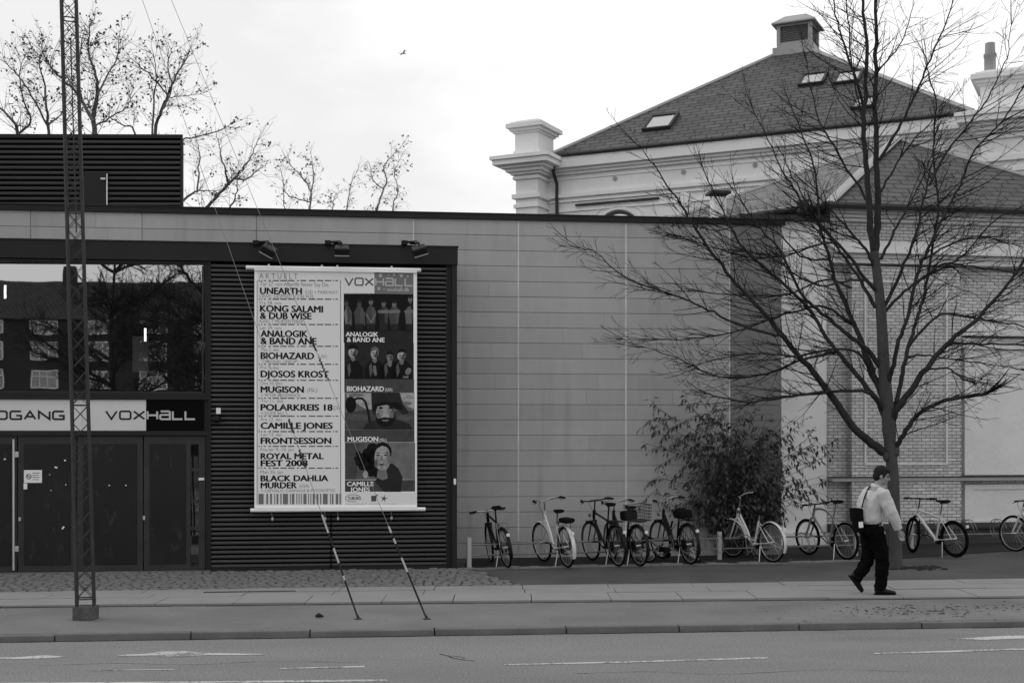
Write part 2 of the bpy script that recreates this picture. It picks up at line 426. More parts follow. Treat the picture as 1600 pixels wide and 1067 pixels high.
# soil bed under the bicycles and its pale edging
E = [ground(724, 889), ground(860, 886.5), ground(980, 884), ground(1120, 881.5), ground(1250, 879.5), ground(1390, 874), ground(1560, 862), ground(1720, 855)]
m = MB()
for a, b in zip(E, E[1:]):
    wa, wb = W0.y + a.x * 0.12 + 3, W0.y + b.x * 0.12 + 3
    m.quad((a.x, a.y, 0.008), (b.x, b.y, 0.008), (b.x, wb, 0.008), (a.x, wa, 0.008))
struct(m.build('soil_bed', 'dark_soil'))
m = MB(); rng = random.Random(3)
P = catmull(E[:6], 8)
for a, b in zip(P, P[1:]):
    d = b - a; n2 = Vector((-d.y, d.x, 0)).normalized(); z = 0.03 + rng.uniform(-.012, .008); w = rng.uniform(0.09, 0.14)
    if rng.random() < 0.1: z = 0.012
    a2 = a + d * 0.02; b2 = b - d * 0.02
    m.prism([a2 - n2 * w * .5, b2 - n2 * w * .5, b2 + n2 * w * .5, a2 + n2 * w * .5], (0, 0, z))
struct(m.build('bed_edging', 'edging'))
# painted lane markings
def paint(pts, z=ZR + 0.004): return [tuple(ground(x, y, z)) for x, y in pts]
m = MB()
m.poly(paint([(-60, 1029.5), (60, 1028.3), (106, 1025.5), (70, 1022.8), (30, 1025.8), (-60, 1027)]))
m.poly(paint([(185, 1022.3), (232, 1020.5), (252, 1017.2), (290, 1016.6), (318, 1019.4), (412, 1020.9), (412, 1022.6), (322, 1022.6), (285, 1025.4), (246, 1025.2), (262, 1023.1), (185, 1024.0)]))
m.poly(paint([(140, 1046.2), (272, 1044.6), (272, 1045.6), (140, 1047.2)]))
m.poly(paint([(438, 1043.0), (570, 1039.6), (570, 1041.6), (438, 1044.4)]))
m.poly(paint([(787, 1037.0), (985, 1032.4), (1200, 1025.6), (1200, 1028), (985, 1034.6), (787, 1038.4)]))
m.poly(paint([(1366, 1019.6), (1480, 1016), (1640, 1010.4), (1640, 1013), (1480, 1018.4), (1366, 1021)]))
m.poly(paint([(1480, 997.8), (1525, 995.2), (1570, 992.6), (1660, 990.6), (1660, 994.6), (1572, 997.6), (1540, 999.2)]))
m.poly(paint([(-80, 1066.5), (300, 1063.8), (605, 1060.8), (605, 1063.2), (300, 1067), (-80, 1070)]))
struct(m.build('lane_markings', 'road_paint'))
m = MB(); rng = random.Random(44)
def crack(pts, w):
    P = catmull([ground(x, y, ZR) for x, y in pts], 6)
    for a, b in zip(P, P[1:]):
        d = b - a; q = Vector((-d.y, d.x, 0)).normalized() * w * rng.uniform(.4, 1.3); z = Vector((0, 0, .0025)); m.quad(a - q + z, b - q + z, b + q + z, a + q + z)
crack([(686, 1021), (700, 1024.5), (706, 1027), (724, 1030.5), (742, 1032)], .012); crack([(700, 1024), (716, 1025.5), (726, 1028)], .008)
crack([(60, 1040), (180, 1036), (300, 1038), (420, 1033), (560, 1035)], .004); crack([(900, 1052), (1010, 1049), (1130, 1053), (1290, 1046), (1420, 1049)], .004)
struct(m.build('road_cracks', 'grime'))
# soil heap at the tree foot and a few leaves lying about
m = MB(); rng = random.Random(8)
for i in range(60):
    p = ground(1428 + rng.gauss(0, 22), 887.5 + rng.gauss(0, 1.3)); r = rng.uniform(0.015, 0.05) * (1.5 if i < 8 else 1)
    m.ball((p.x, p.y, 0), (r * 1.5, r, r * rng.uniform(.5, .9)), 7, 5)
tag(m.build('soil_heap', 'dark_soil', smooth=True), 'low heap of dark loose soil at the foot of the big bare tree', 'soil heap')
m = MB(); rng = random.Random(21)
def leaf_at(p, s):
    a = rng.uniform(0, 6.3); d = Vector((math.cos(a), math.sin(a), rng.uniform(-.1, .25))) * s; e = Vector((-math.sin(a), math.cos(a), rng.uniform(-.2, .2))) * s * .55
    p = Vector((p.x, p.y, p.z + s * 0.3)); m.quad(p - d, p - e, p + d, p + e)
for i in range(260):
    px, py = rng.uniform(1180, 1600), rng.uniform(940, 972)
    if rng.random() > math.exp(-((px - 1370) / 160) ** 2): continue
    leaf_at(ground(px, py), rng.uniform(.012, .035))
for i in range(240): leaf_at(ground(rng.uniform(-40, 1640), rng.uniform(890, 985)), rng.uniform(.01, .022))
for i in range(260): leaf_at(ground(rng.uniform(1000, 1320), rng.uniform(866, 880)), rng.uniform(.015, .035))
tag(m.build('fallen_leaves', 'litter_leaf'), 'scattered dry fallen leaves on the path and under the shrub', 'fallen leaves', kind='stuff')
m = MB(); q = ground(499, 965)
m.tube([q + Vector((-.05, 0, .02)), q + Vector((-.01, 0.01, .035)), q + Vector((.05, 0, .02))], [.012, .03, .01], 6)
tag(m.build('crumpled_litter', 'dark_soil', smooth=True), 'small dark crumpled scrap lying on the asphalt in front of the cobbles', 'litter')
# ------------------------------------------------------------------ the concrete hall with its dark entrance bay
def concrete(name, g):
    m, t, b = nodes_of(name, 0.88, 0, 0.2)
    v = mth(t, 'MULTIPLY', centred(t, noise(t, .55, 4), .07), centred(t, noise(t, 5, 4, (1, 1, .35)), .06))
    st = mth(t, 'MULTIPLY', mth(t, 'SUBTRACT', noise(t, 3.2, 4, (1, 1, .07)), .56), 5.0, clamp=True)           # old water runs down the face
    sp = mth(t, 'MULTIPLY', mth(t, 'SUBTRACT', noise(t, 9, 3), .68), 9.0, clamp=True)
    v = mth(t, 'SUBTRACT', v, mth(t, 'ADD', mth(t, 'MULTIPLY', st, .16), mth(t, 'MULTIPLY', sp, .12)))
    grey(t, b, mth(t, 'MULTIPLY', v, g)); bump(t, b, noise(t, 60, 4), .15, .004); MATS[name] = m
concrete('concrete', .395)
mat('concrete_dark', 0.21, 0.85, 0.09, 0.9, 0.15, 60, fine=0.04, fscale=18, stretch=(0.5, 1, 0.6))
concrete('concrete_light', .415)
concrete('concrete_grey', .375)
mat('sealant', 0.62, 0.7, 0.15, 4)
mat('dark_metal', 0.021, 0.5, 0.15, 1.5, 0.05, 20, spec=0.15)
mat('dark_cladding', 0.062, 0.45, 0.12, 1.2, 0.05, 8, spec=0.2, stretch=(0.4, 1, 1.5), dist=0.01)
mat('roof_cladding', 0.05, 0.5, 0.12, 0.8, spec=0.15)
mat('black_gap', 0.003, 0.95, 0, spec=0.0)
m_, t_, b_ = nodes_of('door_paint', 0.5, 0, .22)
v_ = mth(t_, 'MULTIPLY', centred(t_, noise(t_, 1.6, 5, (1, 1, .6)), .25), .014)
sc = mth(t_, 'MULTIPLY', mth(t_, 'SUBTRACT', noise(t_, 7, 6, (1, 1, .45), rough=.7), .585), 7.0, clamp=True)     # scuffs and scraped posters
grey(t_, b_, mth(t_, 'ADD', v_, mth(t_, 'MULTIPLY', sc, .028))); bump(t_, b_, noise(t_, 9, 4), .12, .006); MATS['door_paint'] = m_
mat('door_edge', 0.033, 0.5, 0.2, 2.5, fine=0.1, fscale=14)
mat('sign_white', 0.6, 0.35, 0.06, 2, spec=0.5)
mat('sign_black', 0.004, 0.2, 0, spec=0.12)
mat('letter_black', 0.008, 0.5, 0)
mat('letter_white', 0.5, 0.5, 0)
mat('steel_pale', 0.55, 0.35, 0.06, 6, metal=0.6)
mat('lamp_body', 0.012, 0.5, 0.1, 5, spec=.15)
mat('paper', 0.75, 0.8, 0.04, 9)
mat('room_dark', 0.02, 0.9, 0.2, 1)
emit('tube_light', 0.9, 4.5)
def glass(name, refl, trans, tint, rough=0.01):
    m = bpy.data.materials.new(name); m.use_nodes = True; t = m.node_tree; t.nodes.clear()
    o = t.nodes.new('ShaderNodeOutputMaterial'); g = nn(t, 'ShaderNodeBsdfGlossy', Roughness=rough); g.inputs['Color'].default_value = (refl, refl, refl, 1)
    tr = t.nodes.new('ShaderNodeBsdfTransparent'); tr.inputs['Color'].default_value = (tint, tint, tint, 1)
    mxs = t.nodes.new('ShaderNodeMixShader'); mxs.inputs[0].default_value = trans
    c = t.nodes.new('ShaderNodeTexCoord'); z = nn(t, 'ShaderNodeTexNoise', Scale=0.9, Detail=2); b = nn(t, 'ShaderNodeBump', Strength=0.05, Distance=0.02)
    t.links.new(c.outputs['Object'], z.inputs['Vector']); t.links.new(z.outputs['Fac'], b.inputs['Height']); t.links.new(b.outputs[0], g.inputs['Normal'])
    t.links.new(g.outputs[0], mxs.inputs[1]); t.links.new(tr.outputs[0], mxs.inputs[2]); t.links.new(mxs.outputs[0], o.inputs[0]); MATS[name] = m
glass('window_glass', 0.72, 0.45, 0.75)
glass('slot_glass', 0.35, 0.5, 0.6)
glass('skylight_glass', 0.58, 0.1, 0.5, 0.25)

hall = thing('concrete_hall', 'low grey concrete hall with dark ribbed entrance bay and big window', 'building', W0, ANG)
uL = -16.0
uR = fac(1221, 600, 0)[0]
zW = fac(800, 344, 0)[1]                # underside of coping
zTop = fac(800, 336, 0)[1]
# stacked planks of the hall wall, with real grooves
m = MB(); rowh = (zW) / 22.0; g = 0.011
js = [uL] + [fac(px, 600, 0)[0] for px in (48, 222, 401, 646, 810, 978)]
uE = fac(1140, 600, 0)[0]
edges = js + [uE]
rng = random.Random(4)
for a, b in zip(edges, edges[1:]):
    for r in range(22):
        cuts = [a + 0.008] + ([rng.uniform(a + .5, b - .4)] if rng.random() < 0.35 and b - a > 1.4 else []) + [b - 0.008]
        for c0, c1 in zip(cuts, cuts[1:]):
            dy = rng.uniform(-0.0015, 0.0015)
            e0 = 0.0 if c0 == cuts[0] else 0.0015; e1 = 0.0 if c1 == cuts[-1] else 0.0015
            m.cur = rng.choice([0, 0, 0, 1, 2]); m.box((c0 + e0, -0.0 + dy, r * rowh + g / 2), (c1 - e1, 0.04, (r + 1) * rowh - g / 2))
m.cur = 0; m.box((uL, 0.018, 0), (uE, 12, zW - 0.01))
m.build('wall', ['concrete', 'concrete_light', 'concrete_grey'], hall)
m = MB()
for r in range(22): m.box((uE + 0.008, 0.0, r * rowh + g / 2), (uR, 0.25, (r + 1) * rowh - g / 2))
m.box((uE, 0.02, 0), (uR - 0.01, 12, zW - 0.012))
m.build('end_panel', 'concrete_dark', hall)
for px in (646, 810, 978, 1140):
    u = fac(px, 600, 0)[0]; w = 0.010 if px != 978 else 0.013
    MB().box((u - w, -0.003, 0.3), (u + w, 0.03, zW - 0.02)).build('joint_strip', 'sealant', hall)
m = MB(); m.box((uL, -0.05, zW - 0.002), (uR + 0.06, 12.05, zTop)); m.box((uL, -0.065, zTop), (uR + 0.075, 12.06, zTop + 0.018))
m.build('coping', 'dark_metal', hall)
# entrance bay -----------------------------------------------------------
V = PV; yF = -V
uBR = fac(714, 640, V)[0]; z_b0 = fac(500, 411, V)[1]; z_b1 = fac(500, 382, V + .05)[1]
bay = MB(); bay.box((uL, yF - 0.06, z_b0), (uBR + 0.01, -0.07, z_b1)); bay.box((uL, yF - 0.072, z_b1 - 0.012), (uBR + 0.022, -0.07, z_b1 + 0.012))
bay.build('fascia_beam', 'dark_metal', hall)
uC0, uC1 = fac(330, 640, V)[0], fac(697, 640, V)[0]
def ribs(m, u0, u1, z0, z1, y, pitch, d, frac=0.62):
    n = int(round((z1 - z0) / pitch)); pitch = (z1 - z0) / n
    for i in range(n):
        a = z0 + i * pitch; b = a + pitch * frac
        prof = [(y, a), (y - d, a + pitch * .07), (y - d - 0.004, a + pitch * .3), (y - d, b - pitch * .07), (y, b), (y, a + pitch)]
        for (ya, za), (yb, zb) in zip(prof, prof[1:]):
            m.add([(u0, ya, za), (u1, ya, za), (u1, yb, zb), (u0, yb, zb)], [(0, 1, 2, 3)])
            m.mi[-1] = 1 if (ya == y and yb == y) else 0
m = MB(); ribs(m, uC0, uC1, 0.06, z_b0 - 0.02, yF + 0.02, 0.0745, 0.03, 0.66); m.build('ribbed_cladding', ['dark_cladding', 'black_gap'], hall, fix=False)
m = MB(); m.box((uC0, yF + 0.022, 0), (uC1, -0.02, z_b0 - 0.002)); m.build('bay_core', 'black_gap', hall)
m = MB()
u1 = fac(699, 640, V)[0]; u2 = fac(706, 640, V)[0]
m.box((uC1, yF - 0.012, 0), (u1, yF + .3, z_b0 - 0.002)); m.box((u1, yF + 0.02, 0), (u2, yF + .3, z_b0 - 0.002)); m.box((u2, yF - 0.03, 0), (uBR, -0.02, z_b0 - 0.002))
m.build('corner_post', 'dark_metal', hall)
m = MB(); m.box((uC0, yF - 0.015, 0.0), (uC1, yF + 0.02, 0.055)); m.build('base_rail', 'dark_metal', hall)
m = MB(); a = fac(326, 640, V)[0]; m.box((a, yF - 0.03, 0), (uC0 - 0.003, yF + .2, z_b0 - .002)); m.build('corner_trim', 'dark_metal', hall)
uDoorR = fac(322, 640, V)[0]
# large window
zs, zt = fac(200, 619, V)[1], z_b0 - 0.01
win = MB()
uw1 = a - 0.003; uw0 = uL
fr = 0.05
win.box((uw0, yF - .01, zs), (uw1, yF + .16, zs + 0.06)); win.box((uw0, yF - .02, zt - 0.035), (uw1, yF + .16, zt)); win.box((uw1 - fr, yF - .011, zs + .06), (uw1, yF + .16, zt - .035))
W = win.build('window', 'dark_metal', hall)
m = MB(); yg = yF + 0.07
yl_ = yg + .036 * (uw1 - fr - uw0); m.quad((uw0, yl_, zs + .06), (uw1 - fr, yg, zs + .06), (uw1 - fr, yg, zt - .035), (uw0, yl_, zt - .035)); m.build('pane', 'window_glass', W)
m = MB(); q = 0.012; um = fac(316, 520, V)[0]
m.box((um - q, yF + .055, zs + .075), (um + q, yF + .069, zt - .06)); m.box((uw0, yF + .055, zs + .062), (um - q, yF + .069, zs + .078)); m.build('glazing_bead', 'door_edge', W)
# room behind the glass with its strip lights
m = MB(); m.box((uL, yF + 1.5, zs - .3), (uC0 - .1, yF + 1.55, zt + .1)); m.box((uC0 - .1, yF + .2, zs - .3), (uC0, yF + 1.5, zt + .1)); m.box((uL, yF + .2, zt + .0), (uC0, yF + 4.2, zt + .1)); m.box((uL, yF + .2, zs - .3), (uC0 - .1, yF + 1.49, zs - .25))
m.build('foyer', 'room_dark', hall)
m = MB(); p = fpt(222, 540, V - 1.35); m.box((p.x - .16, p.y, p.z - .45), (p.x + .10, p.y + .08, p.z + .16)); m.build('foyer_pillar', 'concrete', hall)
# sign strip rails and door frame
zA, zB = fac(200, 624, V)[1], fac(200, 673, V)[1]
m = MB(); m.box((uL, yF - .025, zA + .001), (uw1, yF + .16, zs - .002)); m.box((uL, yF - .02, fac(200, 680, V)[1]), (uw1, yF + .16, zB)); m.box((uL, yF + .02, zB + .001), (uw1, yF + .15, zA)); m.box((uDoorR, yF - .014, 0), (uw1, yF + .15, fac(200, 680, V)[1] - .002))
m.build('door_frame', 'dark_metal', hall)
zD = fac(200, 681, V)[1] - 0.003; zd0 = 0.03
def leaf(px0, px1, slot=None, handle=None, name='door'):
    u0, u1 = fac(px0, 780, V)[0] + .004, fac(px1, 780, V)[0] - .004
    yb = yF + 0.03
    d = MB()
    if slot:
        s0, s1 = fac(slot[0], 780, V)[0], fac(slot[1], 780, V)[0]; z1 = zD - .13; z0 = zd0 + .05
        d.box((u0, yb, zd0), (s0, yb + .06, zD)); d.box((s1, yb, zd0), (u1, yb + .06, zD)); d.box((s0, yb, z1), (s1, yb + .06, zD)); d.box((s0, yb, zd0), (s1, yb + .06, z0))
    else: d.box((u0, yb, zd0), (u1, yb + .06, zD))
    D = d.build(name, 'door_edge', hall)
    e = MB(); r = (fac(slot[0], 780, V)[0] - .07) if slot else u1 - .09
    e.bbox((u0 + .09, yb - .012, zd0 + .1), (r, yb + .01, zD - .12), 0.006); e.build('door_panel', 'door_paint', D)
    if slot:
        g = MB(); g.quad((s0, yb + .03, z0), (s1, yb + .03, z0), (s1, yb + .03, z1), (s0, yb + .03, z1)); g.build('pane', 'slot_glass', D)
        for zz in (0.30, 0.52, 0.78): MB().box((s0, yb + .015, z0 + zz * (z1 - z0)), (s1, yb + .027, z0 + zz * (z1 - z0) + .05)).build('glazing_bar', 'door_edge', D)
    return D, yb
D0, yb = leaf(-75, 26)
h = MB(); u = fac(22, 780, V)[0]; h.bar((u, yb - .06, .06), (u, yb - .06, fac(22, 686, V)[1]), .017, 10)
for zz in (.35, 1.85): h.bbox((u - .01, yb - .05, zz), (u + .07, yb + .02, zz + .09), .008)
h.build('pull_bar', 'steel_pale', D0)
D1, yb = leaf(27, 119)
h = MB(); u, z = fac(30, 811, V); h.bbox((u - .015, yb - .02, z - .03), (u + .02, yb + .01, z + .03), .006); h.build('lock', 'steel_pale', D1)
D2, yb = leaf(120, 223)
D3, yb = leaf(224, 321, slot=(297, 310))
h = MB(); u, z = fac(225, 809, V); h.bbox((u - .02, yb - .02, z - .035), (u + .015, yb + .01, z + .035), .006); h.build('lock', 'steel_pale', D3)
def scrap(D, px, py, w, h_, rot=0.0):
    u, z = fac(px, py, V - 0.03); s = MB(); c, k = math.cos(rot), math.sin(rot)
    P = [(-w, -h_), (w, -h_ * .8), (w * .9, h_), (-w, h_ * .9)]
    s.prism([(u + a * c - b * k, yF + .012, z + a * k + b * c) for a, b in P], (0, .004, 0)); s.build('paper_scrap', 'paper', D)
for px, py, w, hh, ro in ((88, 730, .022, .014, -.3), (102, 719, .014, .012, 0), (78, 741, .008, .006, 0), (103, 757, .01, .007, .2), (99, 824, .025, .014, .9), (80, 766, .008, .006, 0)): scrap(D1, px, py, w, hh, ro)
for px, py in ((171, 758), (197, 758)): scrap(D2, px, py, .012, .008)
scrap(D3, 315, 748, .045, .022)
scrap(D0, 8, 717, .015, .012)
m = MB(); m.box((uL, yF - .2, 0.0), (uC0, yF + .2, .02)); m.build('door_step', 'kerb_stone', hall)
u, z = fac(710.5, 752, V); MB().bbox((u - .02, yF - .045, z - .05), (u + .02, yF - .028, z + .05), .006).build('post_tag', 'paper', hall)
# roof storey
Rb = MB(); yr = 1.3
u0, z0 = fac(-200, 326, -yr); u1, z1 = fac(285, 212, -yr)
z1 -= 0.0
def skew(o): o.rotation_euler = (0, 0, -ANG + 0.012); return o
P0 = fworld(fac(285, 300, -yr)[0], -yr)
rs = MB(); Wd = 9.0
ribs(rs, -Wd, 0.0, zTop - .02, z1 - .06, 0.0, 0.094, .03, 0.66)
st = rs.build('roof_storey', ['roof_cladding', 'black_gap'], hall, fix=False)
lp = Vector((fac(285, 300, -yr)[0], yr, 0)); st.location = lp; skew(st)
c = MB(); c.prism([(-Wd, -.045, z1 - .06), (0.02, -.045, z1 - .06), (-1.6, 4, z1 - .06), (-Wd, 4, z1 - .06)], (0, 0, .07)); c.box((-.03, -.04, zTop - .02), (0.015, .03, z1 - .06)); c.prism([(-Wd, .003, zTop - .03), (-.03, .003, zTop - .03), (-1.6, 4, zTop - .03), (-Wd, 4, zTop - .03)], (0, 0, z1 - .062 - zTop + .03)); c.build('storey_trim', 'dark_metal', st)
def sl_(px, py):
    d = Vector(((px - CX) / FPX, 1, (HZ - py) / FPX)); nrm = Vector((math.sin(.012), -math.cos(.012), 0)); o0 = fworld(lp.x, -lp.y)
    t = o0.dot(nrm) / d.dot(nrm); p = d * t; return ((p - o0).dot(Vector((math.cos(.012), math.sin(.012), 0))), p.z + CAM_H)
x0, za = sl_(128, 326); x1, zb = sl_(168, 273)
c = MB(); c.box((x0, -.06, zTop - .02), (x1, .0, zb)); c.box((x0 - .03, -.05, zb), (x1 + .03, 0, zb + .04)); rd = c.build('roof_door', 'dark_metal', st)
c = MB(); x, z = sl_(163, 281); c.bbox((x - .045, -.09, z - .02), (x + .045, -.05, z + .02), .01); c.build('door_lamp', 'steel_pale', st)
c = MB(); c.bar((x1 + .012, -.07, zTop), (x1 + .012, -.07, zb), .012); c.build('door_jamb', 'steel_pale', st)
# strip lights hang inside the foyer
for px, py, lab in ((8, 456, 'lit white strip light inside window at left edge'), (227, 523, 'lit white strip light seen through window right of the lattice mast')):
    p = fpt(px, py, V - 1.1); w = fworld(p.x, -p.y, p.z)
    t = MB(); t.bar((0, 0, -.11), (0, 0, .11), .018, 8)
    L_ = thing('strip_light', lab, 'lamp', (w.x, w.y, w.z), ANG, 'strip lights in the foyer')
    t.build('tube', 'tube_light', L_); t = MB(); t.box((-.02, .02, -.13), (.02, .05, .13)); t.build('fitting', 'dark_metal', L_)
# signs over the doors
def sign(name, label, px0, px1):
    u0, u1 = fac(px0, 650, V)[0], fac(px1, 650, V)[0]
    S = thing(name, label, 'sign', fworld(0, 0), ANG); return S, u0, u1
yS = yF + .012
S, u0, u1 = sign('entrance_sign', 'pale sign strip over the doors with black wide letters reading INDGANG', -90, 129)
MB().box((u0, yS, zB + .004), (u1 - .003, yS + .02, zA - .004)).build('sign_panel', 'sign_white', S)
m = MB(); zl0, zl1 = fac(60, 656, V)[1], fac(60, 641, V)[1]
logo(m, 'INDGANG', fac(-53, 650, V)[0], fac(101, 650, V)[0], zl0, zl1, yS - .002, .12, .19); m.build('lettering', 'letter_black', S, fix=False)
S, u0, u1 = sign('name_sign', 'half pale half black name sign over the doors, right of the lattice mast', 129, 319)
uh = fac(228, 650, V)[0]
MB().box((u0, yS, zB + .004), (uh, yS + .02, zA - .004)).build('pale_panel', 'sign_white', S)
MB().box((uh + .001, yS, zB + .004), (u1, yS + .02, zA - .004)).build('black_panel', 'sign_black', S)
zl0, zl1 = fac(230, 656, V)[1], fac(230, 641, V)[1]
m = MB(); logo(m, 'VOX', fac(164, 650, V)[0], fac(227, 650, V)[0], zl0, zl1, yS - .002, .10, .19); m.build('black_lettering', 'letter_black', S, fix=False)
m = MB(); logo(m, 'HaLL', fac(229, 650, V)[0], fac(306, 650, V)[0], zl0, zl1, yS - .002, .10, .19); m.build('white_lettering', 'letter_white', S, fix=False)
# notice on the door, with a no-smoking ring
u0, z0 = fac(38, 754, V - .03); u1, z1 = fac(66, 734, V - .03); yN = yF + .006
S = thing('notice', 'white no smoking notice stuck on the dark door', 'notice', fworld(0, 0), ANG)
MB().box((u0, yN, z0), (u1, yN + .008, z1)).build('notice_sheet', 'paper', S)
m = MB(); c = Vector((u0 + .075, yN - .002, (z0 + z1) / 2)); ribbon(m, [c + Vector((.038 * math.cos(i * .524), 0, .038 * math.sin(i * .524))) for i in range(12)], .01, True)
ribbon(m, [c + Vector((-.027, -.001, .027)), c + Vector((.027, -.001, -.027))], .008); ribbon(m, [c + Vector((-.028, -.0005, 0)), c + Vector((.028, -.0005, 0))], .009); m.build('smoking_symbol', 'letter_black', S, fix=False)
m = MB()
for k in range(4): m.box((u0 + .13, yN - .002, z1 - .05 - .035 * k), (u1 - .03 - .02 * (k % 2), yN - .001, z1 - .042 - .035 * k))
m.build('text_lines', 'door_edge', S)
u, z = fac(40, 759, V - .03)
tag(MB().box((u - .025, yN, z - .05), (u + .03, yN + .007, z + .045)).build('small_notice', 'paper', None, loc=None), 'small white slip stuck just below the no smoking notice', 'notice')
bpy.data.objects['small_notice'].matrix_world = Matrix.Translation(W0) @ Matrix.Rotation(ANG, 4, 'Z')
# camera dome and its white box on the ribbed wall
S = thing('security_camera', 'black dome camera under white box beside the name sign', 'camera', fworld(0, 0), ANG)
u, z = fac(342, 642, V); MB().bbox((u - .035, yF - .09, z - .05), (u + .035, yF - .02, z + .05), .008).build('junction_box', 'paper', S)
u, z = fac(339, 655, V); m = MB(); m.ball((u, yF - .11, z), (.085, .08, .06), 14, 8); m.build('dome', 'lamp_body', S, smooth=True)
m = MB(); m.bar((u, yF - .02, z + .03), (u, yF - .1, z + .03), .02, 8); m.build('arm', 'lamp_body', S)
# floodlights on the fascia beam
for px, py, tilt, lab in ((415, 392, -.5, 'black floodlight on the beam above the left corner of the banner, tilted'), (527, 393, 0.0, 'black floodlight on the beam above the middle of the banner, level'), (646, 393, .3, 'black floodlight on the beam above the right corner of the banner')):
    u, z = fac(px, 384, V + .06); w = fworld(u, V + .06, z)
    S = thing('floodlight', lab, 'floodlight', w, ANG, 'floodlights above the banner')
    m = MB(); m.bbox((-.2, -.10, .0), (-.10, .06, .075), .012); m.bbox((-.06, -.06, .02), (.06, .03, .075), .012); m.bar((-.14, -.04, .05), (.06, -.08, .055), .02, 8); m.build('bracket', 'lamp_body', S)
    m = MB(); m.bar((.02, -.06, .04), (.07, -.32, .0), .02, 8); m.bar((.07, -.32, .0), (.08, -.36, -.10), .018, 8); m.build('arm', 'lamp_body', S)
    m = MB(); m.M = Matrix.Translation((.08, -.36, -.12)) @ Matrix.Rotation(-tilt, 4, 'Y') @ Matrix.Rotation(.5, 4, 'X')
    m.bbox((-.115, -.11, -.07), (.115, .09, .06), .03); m.bar((-.135, 0, .0), (.135, 0, .0), .018, 8); H = m.build('lamp_head', 'lamp_body', S)
    m2 = MB(); m2.M = m.M; m2.box((-.1, -.1, -.078), (.1, .075, -.0715)); m2.build('lamp_glass', 'slot_glass', H)
    m2 = MB(); m2.M = m.M; m2.box((-.118, -.114, -.066), (.118, -.108, -.05)); m2.build('rim', 'steel_pale', H)
# ------------------------------------------------------------------ the programme banner
for nme, g in (('poster_white', .86), ('poster_pale', .74), ('poster_grey', .17), ('poster_mid', .085), ('poster_dark', .03), ('poster_black', .006), ('poster_skin', .22), ('poster_skin_lit', .40), ('poster_skin_dim', .11), ('poster_type', .008), ('poster_fine', .2), ('poster_light', .45)):
    flat(nme, g, 0.55, 0.15)
for nme, g in (('photo_grey', .12), ('photo_mid', .06), ('photo_dark', .02), ('photo_black', .005), ('photo_skin', .17), ('photo_skin_lit', .36), ('photo_skin_dim', .08), ('photo_light', .36), ('photo_half', .255), ('photo_soft', .155), ('photo_dusk', .09)): mat(nme, g, .55, .22, 7, fine=.1, fscale=22, spec=.15)
mat('rail_white', 0.86, 0.5, 0.04, 3)
BV = PV + 0.17; yB = -BV
B_ = thing('programme_banner', 'big white concert programme banner with band photos hung on ribbed dark wall', 'banner', fworld(0, 0), ANG)
def bp(px, py, k=0): u, z = fac(px, py, BV); return Vector((u, yB - k * 0.0007, z))
def rect(m, x0, y0, x1, y1, k):
    a, b = bp(x0, y1, k), bp(x1, y0, k); m.add([a, (b.x, a.y, a.z), (b.x, b.y, b.z), (a.x, a.y, b.z)], [(0, 1, 2, 3)])
uL0, uR0 = bp(397.5, 600).x, bp(651.5, 600).x; zT0, zB0 = bp(525, 423).z, bp(525, 796).z
m = MB(); nx, nz_ = 24, 30
for s, yy in ((0, .0015), (1, .004)):
    pass
m.box((uL0, yB + .0005, zB0), (uR0, yB + .004, zT0)); m.build('cloth', 'poster_white', B_)
def rail(pxa, pxb, py, nm):
    a, b = bp(pxa, py), bp(pxb, py); a.z = b.z = (a.z + b.z) / 2; q = MB()
    q.tube([a, b], .032, 12); q.ball(a, (.012, .034, .034), 10, 6); q.ball(b, (.012, .034, .034), 10, 6)
    q.box((uL0, yB - .03, a.z - .05), (uR0, yB - .002, a.z + .0)) if nm == 'top_rail' else q.box((uL0, yB - .03, a.z), (uR0, yB - .002, a.z + .045))
    q.build(nm, 'rail_white', B_, smooth=True); return a.z
zr1 = rail(385, 657, 420, 'top_rail'); zr0 = rail(392, 664, 796, 'bottom_rail')
for px in (420, 503, 527, 612): m = MB(); p = bp(px, 418); m.bar((p.x, yB, zr1), (p.x, yB + .15, zr1 + .07), .006); m.ball((p.x, yB, zr1 + .04), .022, 8, 5); m.build('top_hook', 'steel_pale', B_)
for px in (424, 507, 527, 611):
    m = MB(); p = bp(px, 800); m.bar((p.x, yB, zr0 - .03), (p.x + .01, yB + .10, zr0 - .14), .006); m.ball((p.x + .01, yB + .10, zr0 - .15), (.022, .02, .035), 8, 5); m.build('tie_down', 'steel_pale', B_)
m = MB(); p = bp(517, 800); m.bar((p.x, yF - .03, .03), (p.x, yF - .03, zr0 - .08), .010); m.build('wall_cable', 'black_gap', B_)
